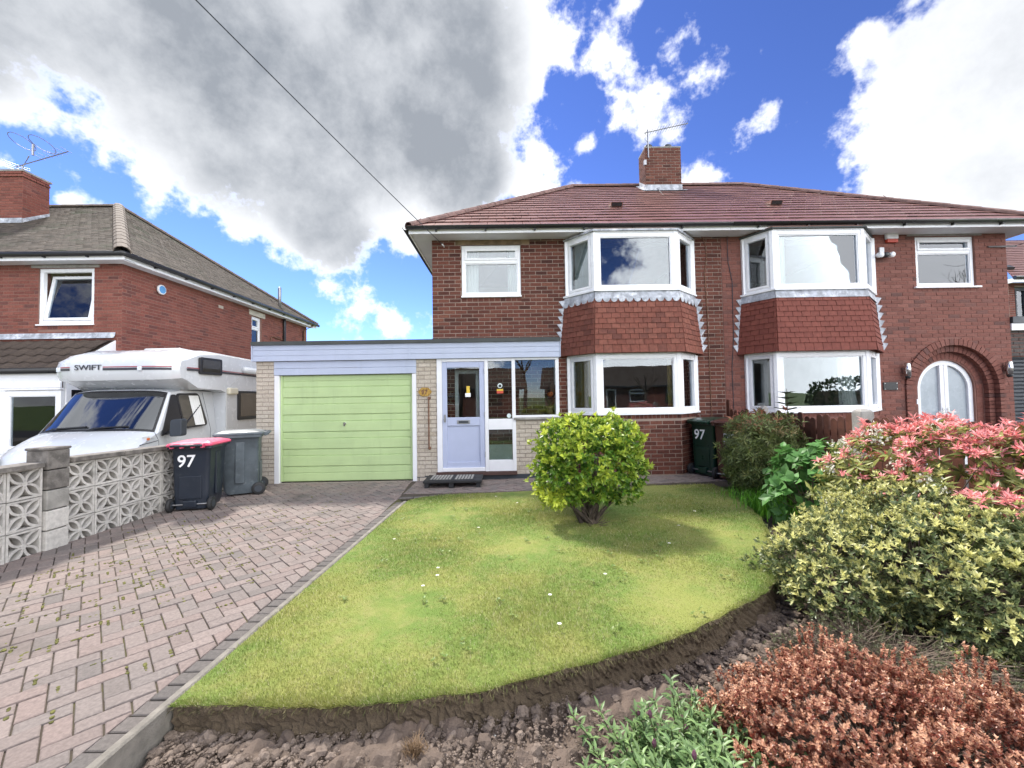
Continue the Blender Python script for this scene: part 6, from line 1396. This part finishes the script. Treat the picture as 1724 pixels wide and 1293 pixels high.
# -- red-bronze shrub in the foreground
RS = empty('bronze_red_shrub', (1.5, 1.7, -.1), 'low coppery red small-leaved shrub in the right foreground', 'shrub')
lob = [(1.42, 1.78, .03, .50, .33, .32), (1.78, 1.56, .01, .50, .38, .32), (1.15, 1.74, -.03, .30, .28, .25), (1.62, 1.36, -.05, .6, .35, .30), (2.05, 1.45, .0, .35, .35, .32)]
P, A, rr = shell(lob, 8200, .66, .26, 71, -.1); Pn = []; An = []; 
for k in range(4): Pn.append(P+nrm(A+np.array((0, 0, .9)))*(k*.009)); An.append(A)
P4 = np.concatenate(Pn); A4 = np.concatenate(An); B, D, N, L, Wd = rosettes(P4, A4, 5, .0125, .0072, (.4, 1.25), 15, up=.8)
tp = np.repeat(np.concatenate([np.clip(r_.normal(.05+.22*k, .28, len(P)), 0, 1)*np.clip((rr-.6)*2.6, .05, 1) for k in range(4)]), 5)
mRd = leaf_mat('leaf_bronze', (.205, .047, .027), (.68, .41, .26), edge=(.62, .20, .14, .15), rough=.33, trans=.25); leaves(RS, B, D, N, L, Wd, rng.random(len(B)), tp, mRd, 150)
stems(RS, (1.5, 1.65, -.14), [tuple(p) for p in P[::14]], .004, 'bark', 'branches', False)
# -- lance-leaved perennial in the foreground
PE = empty('penstemon', (.68, 1.72, -.12), 'green lance-leaved perennial with a few purple buds at the bottom centre', 'plant')
r2 = np.random.default_rng(81); Ps = []; Ds = []; Ns = []; Lb = []; bud = MB(); sm = MB()
for k in range(230):
    bx, by = np.clip(.74+r2.normal(0, .16), .40, 1.08), 1.66+r2.normal(0, .12); hgt = max(.10, .25-.38*abs(bx-.74)+r2.normal(0, .03)); lx, ly = (bx-.74)*.3+r2.normal(0, .03), (by-1.7)*.4+r2.normal(0, .03)
    b = np.array((bx, by, -.13)); tpn = b+np.array((lx, ly, hgt)); sm.tube([tuple(b), tuple((b+tpn)/2), tuple(tpn)], [.003, .0025, .002], 4, cap=False)
    for q in np.linspace(.25, 1.0, 11):
        for s in (0, math.pi):
            an = q*14+s+k; dv = np.array((math.cos(an), math.sin(an), .75 if q > .8 else .25)); Ps.append(b+(tpn-b)*q); Ds.append(dv); Ns.append((-.3*math.cos(an), -.3*math.sin(an), 1)); Lb.append(.062*(1-.35*abs(q-.6)))
    if k % 17 == 0: bud.lathe(tuple(tpn+np.array((0, 0, .0))), [(.003, 0), (.009, .01), (.010, .022), (.004, .035)], 6)
leaves(PE, np.array(Ps), np.array(Ds)+r2.normal(0, .15, (len(Ps), 3)), np.array(Ns)+r2.normal(0, .2, (len(Ps), 3)), np.array(Lb), np.array(Lb)*.27, r2.random(len(Ps)), r2.random(len(Ps)), leaf_mat('leaf_penstemon', (.14, .235, .09), (.28, .41, .16), rough=.4), 300, 'oval')
sm.build('stem', leaf_mat('stem_green', (.09, .10, .04), (.09, .1, .04)), PE, kind='stuff'); bud.build('flower_bud', simple('bud_purple', (.11, .035, .065), .6), PE, kind='stuff')
# -- small tufts in the bed
for nm, lb, cx, cy, hgt, n_, cA, cB in (('dry_tuft', 'small straw-coloured dry tuft in the bare soil below the lawn', -.45, 1.93, .085, 160, (.25, .17, .10), (.33, .25, .15)), ('creeping_weed', 'small green creeping weed in the soil beside the coppery shrub', .95, 2.08, .12, 260, (.10, .12, .05), (.15, .17, .08))):
    o = empty(nm, (cx, cy, -.13), lb, 'weed'); mb = MB()
    for k in range(n_):
        a = random.uniform(0, 6.28); x, y = cx+random.gauss(0, .022 if 'dry' in nm else .05), cy+random.gauss(0, .022 if 'dry' in nm else .04); l = hgt*random.uniform(.5, 1.2); p0 = Vector((x, y, -.13)); p1 = p0+Vector((math.cos(a)*l*.25, math.sin(a)*l*.25, l*.7)); p2 = p1+Vector((math.cos(a)*l*.3, math.sin(a)*l*.3, l*.25)); d = Vector((-math.sin(a), math.cos(a), 0))*.0022
        mb.add([p0-d, p0+d, p1+d, p1-d, p2], [(0, 1, 2, 3), (3, 2, 4)])
    mb.build('blades', leaf_mat('blade_'+nm, cA, cB), o, kind='stuff')
    if 'weed' in nm:
        Q = np.array([(cx+random.gauss(0, .05), cy+random.gauss(0, .04), -.13+random.uniform(.02, .11)) for _ in range(300)]); leaves(o, Q, rng.normal(size=Q.shape)+np.array((0, 0, .6)), rng.normal(size=Q.shape), .013, .007, rng.random(300), rng.random(300), leaf_mat('leaf_weed', (.10, .14, .05), (.18, .22, .09)))
# ------------------------------------------------------------------ lawn grass
LP = np.array(LAWN)
def in_poly(x, y, P):
    c = np.zeros(len(x), bool); j = len(P)-1
    for i in range(len(P)):
        xi, yi = P[i]; xj, yj = P[j]; m = ((yi > y) != (yj > y)) & (x < (xj-xi)*(y-yi)/(yj-yi+1e-12)+xi); c ^= m; j = i
    return c
gzv = np.vectorize(gz)
def blades(n, seed, l0, l1, wd, name, edge_only=False):
    r = np.random.default_rng(seed)
    if edge_only:
        E = np.array(edge+top); i = r.integers(0, len(E)-1, n); t = r.random(n)[:, None]; Q = E[i]*(1-t)+E[i+1]*t; Q += (np.array((.3, 4.3))-Q)*np.abs(r.normal(0, .012, n))[:, None]; x, y = Q[:, 0], Q[:, 1]
    else:
        y = 1.95+4.7*r.random(n*3)**1.55; x = r.uniform(-1.75, 3.3, n*3); ok = in_poly(x, y, LP); x, y = x[ok][:n], y[ok][:n]
    n = len(x); a = r.random(n)*6.283; l = r.uniform(l0, l1, n)*(1+.5*np.sin(x*3.1+1)*np.sin(y*2.7)); le = r.uniform(.25, 1.0, n)
    b = np.stack([x, y, LZ+gzv(x)-.006], 1); dv = np.stack([np.cos(a)*le, np.sin(a)*le, np.ones(n)], 1); dv = nrm(dv); w = wd*(.7+.2*y)
    if edge_only: 
        o_ = nrm(np.stack([x-.3, y-4.3, np.zeros(n)], 1)); dv = nrm(dv*.7+o_*r.uniform(0, .9, n)[:, None])
    sd = np.stack([-np.sin(a), np.cos(a), np.zeros(n)], 1)*w[:, None]
    V = np.stack([b-sd, b+sd, b+dv*l[:, None]], 1).reshape(-1, 3); me = bpy.data.meshes.new(name); me.vertices.add(3*n); me.vertices.foreach_set('co', V.reshape(-1).astype(np.float32))
    me.loops.add(3*n); me.loops.foreach_set('vertex_index', np.arange(3*n, dtype=np.int32)); me.polygons.add(n); me.polygons.foreach_set('loop_start', np.arange(0, 3*n, 3, dtype=np.int32)); me.update(calc_edges=True); me.materials.append(M['blade'])
    a_ = me.attributes.new('rnd', 'FLOAT', 'POINT'); a_.data.foreach_set('value', np.repeat(r.random(n), 3).astype(np.float32))
    o = link(name, me); prop(o, kind='stuff', label='short patchy green and straw-coloured lawn grass', cat='grass'); return o
go_ = blades(230000, 91, .011, .028, .0021, 'lawn_grass')
g2_ = blades(24000, 92, .016, .036, .0019, 'lawn_edge_grass', True); g2_['label'] = 'longer grass fringe hanging over the cut lawn edge'
rw = np.random.default_rng(33); wy = 2.3+3.8*rw.random(70); wx = rw.uniform(-1.3, 2.7, 70); ok = in_poly(wx, wy, LP); wx, wy = wx[ok], wy[ok]
Pw = np.stack([wx, wy, LZ+gzv(wx)+.012], 1); cl = rw.normal(0, .035, (len(Pw), 3))*np.array((1, 1, .08)); Pw = np.concatenate([Pw, Pw+cl, Pw-cl[::-1]]); B, D, N, L, Wd = rosettes(Pw, np.tile((0, 0, 1.), (len(Pw), 1)), 7, .020, .010, (.9, 1.4), 34, up=1., jl=.45)
wd_ = leaves(None, B, D, N, L, Wd, rw.random(len(B)), rw.random(len(B)), leaf_mat('leaf_lawn_weed', (.14, .235, .055), (.28, .34, .10)), 0, 'oval', name='lawn_weeds'); prop(wd_, label='flat green weed rosettes dotted through the lawn', cat='weeds')
for k, (x, y) in enumerate([(-.62, 3.55), (-.60, 3.40), (-.68, 3.22), (.28, 3.0), (.30, 2.62), (-.35, 4.6), (.75, 3.3), (1.5, 3.9), (1.8, 4.4), (2.2, 4.9), (.1, 5.6), (.5, 5.9), (-.2, 6.0), (-1.2, 4.3)]):
    d_ = empty('daisy', (x, y, LZ+gz(x)), ['tiny white daisy at the far end of a line of three on the lawn', 'tiny white daisy in the middle of a line of three on the lawn', 'tiny white daisy at the near end of a line of three on the lawn', 'tiny white daisy in the centre of the lawn', 'tiny white daisy nearest the cut front edge of the lawn', 'tiny white daisy left of the round bush', 'tiny white daisy in front of the round bush', 'tiny white daisy right of the round bush', 'tiny white daisy near the right edge of the lawn', 'tiny white daisy near the strap leaf clump', 'tiny white daisy behind the round bush to its left', 'tiny white daisy close behind the round bush', 'tiny white daisy in front of the rubber mat', 'tiny white daisy beside the drive kerb'][k], 'flower', 'daisies in the lawn'); z = LZ+gz(x)+.045
    MB().tube([(x, y, z-.05), (x, y, z)], .0015, 4).build('stalk', 'blade', d_); mb = MB()
    for q in range(12): a = q*.5236; mb.add([(x, y, z), (x+math.cos(a-.2)*.012, y+math.sin(a-.2)*.012, z+.003), (x+math.cos(a)*.015, y+math.sin(a)*.015, z+.003), (x+math.cos(a+.2)*.012, y+math.sin(a+.2)*.012, z+.003)], [(0, 1, 2, 3)])
    mb.build('petals', 'white', d_); MB().lathe((x, y, z), [(.004, .001), (.003, .004)], 8).build('centre', 'yellow', d_)
# ------------------------------------------------------------------ soil clods
import bmesh
def ico(sub):
    bm = bmesh.new(); bmesh.ops.create_icosphere(bm, subdivisions=sub, radius=1); bm.verts.ensure_lookup_table(); V = np.array([v.co[:] for v in bm.verts]); F = [tuple(v.index for v in f.verts) for f in bm.faces]; bm.free(); return V, F
I1, I2 = ico(1), ico(2); mb = MB(); r = np.random.default_rng(95); cnt = 0
ep = np.array(edge)
_gx, _gy = np.meshgrid(np.linspace(-2, 4, 601), np.linspace(1, 7, 601)); LG = in_poly(_gx.ravel(), _gy.ravel(), LP).reshape(601, 601)
def in_edge(x, y): return LG[min(600, max(0, int((y-1)*100+.5))), min(600, max(0, int((x+2)*100+.5)))]
while cnt < 9000:
    if r.random() < .45: q = ep[r.integers(0, 66)]; x, y = q+(q-np.array((.3, 4.3)))/np.linalg.norm(q-np.array((.3, 4.3)))*abs(r.normal(.06, .12)); s = min(.040, r.lognormal(-4.85, .55))
    else: x, y = r.uniform(-1.65, 2.6), 1.6+1.3*r.random()**1.2; s = min(.022, r.lognormal(-5.15, .45))
    if x < kx(y)+.02 or in_edge(x, y): continue
    V, F = I2 if s > .015 else I1; sc = np.array((1, r.uniform(.7, 1), r.uniform(.55, .9)))*s; n3 = r.normal(size=(3, 3)); jit = 1+.16*np.sin(V@n3.T*2.2+r.random(3)*6).sum(1)/1.5+r.normal(0, .12, len(V))
    a = r.random()*6.28; Q = V*jit[:, None]*sc; Q = np.stack([Q[:, 0]*math.cos(a)-Q[:, 1]*math.sin(a), Q[:, 0]*math.sin(a)+Q[:, 1]*math.cos(a), Q[:, 2]], 1)+np.array((x, y, -.115+s*.25+.035*min(1, max(0, (x-1.8)/1.5)))); mb.add(Q.tolist(), F, r.random()); cnt += 1
def crumbs(n, seed):
    r = np.random.default_rng(seed); x = r.uniform(-1.66, 2.8, n); y = 1.55+1.35*r.random(n)**1.15
    ok = ~in_poly(x, y, LP) & (x > -1.68); x, y = x[ok], y[ok]; n = len(x); s = np.minimum(.012, r.lognormal(-5.5, .4, n)); V0 = I1[0]
    V = V0[None]*(1+r.normal(0, .18, (n, len(V0), 1)))*s[:, None, None]*np.array((1, .9, .7)); V = V+np.stack([x, y, np.full(n, -.108)+s*.3+r.normal(0, .006, n)+.035*np.clip((x-1.8)/1.5, 0, 1)], 1)[:, None]
    F = (np.array(I1[1])[None]+np.arange(n)[:, None, None]*len(V0)).reshape(-1, 3); me = bpy.data.meshes.new('soil_crumbs'); me.vertices.add(n*len(V0)); me.vertices.foreach_set('co', V.reshape(-1).astype(np.float32))
    me.loops.add(F.size); me.loops.foreach_set('vertex_index', F.reshape(-1).astype(np.int32)); me.polygons.add(len(F)); me.polygons.foreach_set('loop_start', np.arange(0, F.size, 3, dtype=np.int32)); me.update(calc_edges=True); me.materials.append(M['clod'])
    a = me.attributes.new('rnd', 'FLOAT', 'POINT'); a.data.foreach_set('value', np.repeat(r.random(n), len(V0)).astype(np.float32)); prop(link('soil_crumbs', me), kind='stuff', label='fine crumbs of brown soil over the flower bed', cat='soil')
crumbs(24000, 97)
mb.build('soil_clods', 'clod', None, kind='stuff', label='crumbly brown clods of dug soil below the lawn edge', cat='soil')
mb = MB(); 
for k in range(60):
    x, y = r.uniform(-1.5, 1.6), r.uniform(1.7, 2.4)
    if in_poly(np.array([x]), np.array([y]), LP)[0]: continue
    s = r.uniform(.003, .008); mb.add((I1[0]*s*np.array((1, .8, .6))+np.array((x, y, -.118))).tolist(), I1[1])
mb.build('pebbles', simple('pebble_pale', (.55, .52, .47), .7), None, kind='stuff', label='small pale pebbles scattered in the bare soil', cat='pebbles')
# moss and weeds in the paver joints
mb = MB()
for k in range(330):
    x, y = random.gauss(-3.2, .75), random.gauss(4.0, 1.1)
    if x < -4.6 or x > -1.95: continue
    u = random.choice((1, -1)); 
    for q in range(6): s = random.uniform(.005, .012); t = random.uniform(-.04, .04); mb.add((I1[0]*np.array((s, s, s*.6))+np.array((x+t, y+t*u, .0))).tolist(), I1[1])
mb.build('joint_moss', simple('moss', (.115, .112, .03), 1., var=.4, nscale=20), drive, kind='stuff')

# ------------------------------------------------------------------ across the street (seen as reflections in the windows)
def bungalow(dx, label):
    OB = empty('bungalow', (11+dx, -22, -.2), label, 'house', 'bungalows across the street')
    fo = Fr((dx, -22, 0), (-1, 0, 0), (0, 0, 1), (0, 1, 0)); wins = [(-9.8, -8.9, .1, 2.0), (-12.6, -11.0, .9, 2.0), (-16.4, -14.2, .7, 2.0)]
    backing(fo, -18, -4, -.3, 2.3, wins, .25, 'wall', 'brickn', OB)
    for i, h_ in enumerate(wins): window(OB, fo.sub(h_[0], h_[2], 0), h_[1]-h_[0], h_[3]-h_[2], 'top' if i else 'plain', sill=False, mat='upvc' if i < 2 else 'char')
    MB().prism([(3.5+dx, -21.6, 2.3), (3.5+dx, -29, 2.3), (3.5+dx, -25.3, 4.35)], (15, 0, 0)).build('roof', 'tilep', OB); MB().box(4+dx, 18+dx, -28.8, -22.26, -.3, 2.29).build('shell', 'mortarn', OB); MB().box(3.5+dx, 18.5+dx, -21.66, -21.58, 2.2, 2.34).build('fascia', 'char', OB)
bungalow(0, 'low brick bungalow across the street, reflected in the ground floor bay window'); bungalow(-17, 'low brick bungalow across the street, reflected in the front door glass'); bungalow(-34, 'low brick bungalow across the street, reflected in the left porch glass')
def bare_tree(x, y, h, label, seed, leafy=0, pollard=False):
    rs = random.Random(seed); o = empty('street_tree', (x, y, -.2), label, 'tree', 'trees across the street'); tips = []
    MB().tube([(x, y, -.25), (x+.1, y, h*.25), (x+.05, y+.1, h*.42)], [.16, .12, .09], 8).build('trunk', 'bark', o, smooth=True); mb = MB()
    def grow(p, d, l, r, lev):
        q = p+d*l; m_ = p+d*l*.5+Vector((rs.uniform(-1, 1), rs.uniform(-1, 1), rs.uniform(-.5, 1)))*l*.06; mb.tube([p, m_, q], [r, r*.8, r*.6], 5, cap=False); tips.append(q)
        if lev:
            for _ in range(rs.choice((2, 3))): dd = (d+Vector((rs.uniform(-1, 1), rs.uniform(-1, 1), rs.uniform(-.3, .6)))*.75).normalized(); grow(q, dd, l*rs.uniform(.6, .85), r*.6, lev-1)
    for k in range(5): a = k*1.26+rs.random(); grow(Vector((x+.05, y+.1, h*.40)), Vector((math.cos(a)*.6, math.sin(a)*.6, .8)).normalized(), h*.18, .07, 1 if pollard else 4)
    mb.build('limbs', 'bark', o, kind='stuff')
    if leafy:
        T = np.array([tuple(t) for t in tips]); P = np.repeat(T, leafy, 0)+rng.normal(0, .3, (len(T)*leafy, 3)); leaves(o, P, rng.normal(size=P.shape), rng.normal(size=P.shape), .14, .07, rng.random(len(P)), rng.random(len(P)), leaf_mat('leaf_street', (.04, .075, .02), (.07, .11, .03)), 0, name='crown')
bare_tree(9.2, -12.5, 4.2, 'pollarded tree reflected at the left of the ground floor bay pane', 1, pollard=True); bare_tree(11.6, -12.8, 4.0, 'pollarded tree reflected right of centre in the ground floor bay pane', 2, pollard=True)
bare_tree(-3.4, -14, 9, 'leafy tree across the street reflected in the front door glass', 3, leafy=8); bare_tree(31, -13, 11, 'bare tree across the street reflected in the right house upper window', 4); bare_tree(28.5, -16, 10, 'second bare tree across the street reflected in the right house upper window', 5); bare_tree(1.2, -15, 8, 'leafy tree across the street reflected in the porch side light', 6, leafy=5)
HG = empty('hedge', (29, -17, -.2), 'rounded dark hedge across the street reflected in the right house lower bay', 'hedge'); P, A, rr = shell([(27, -17, 1.0, 3.5, 1.2, 1.6), (32, -17.5, 1.2, 3.2, 1.2, 1.9)], 2500, .8, .05, 5, -.2); leaves(HG, P, A+rng.normal(0, .6, A.shape), rng.normal(size=A.shape), .3, .2, rng.random(len(P)), rng.random(len(P)), leaf_mat('leaf_hedge', (.03, .055, .018), (.05, .08, .025)), 0); MB().box(24.5, 34, -17.7, -16.6, -.25, 1.6).build('core', 'bark', HG)
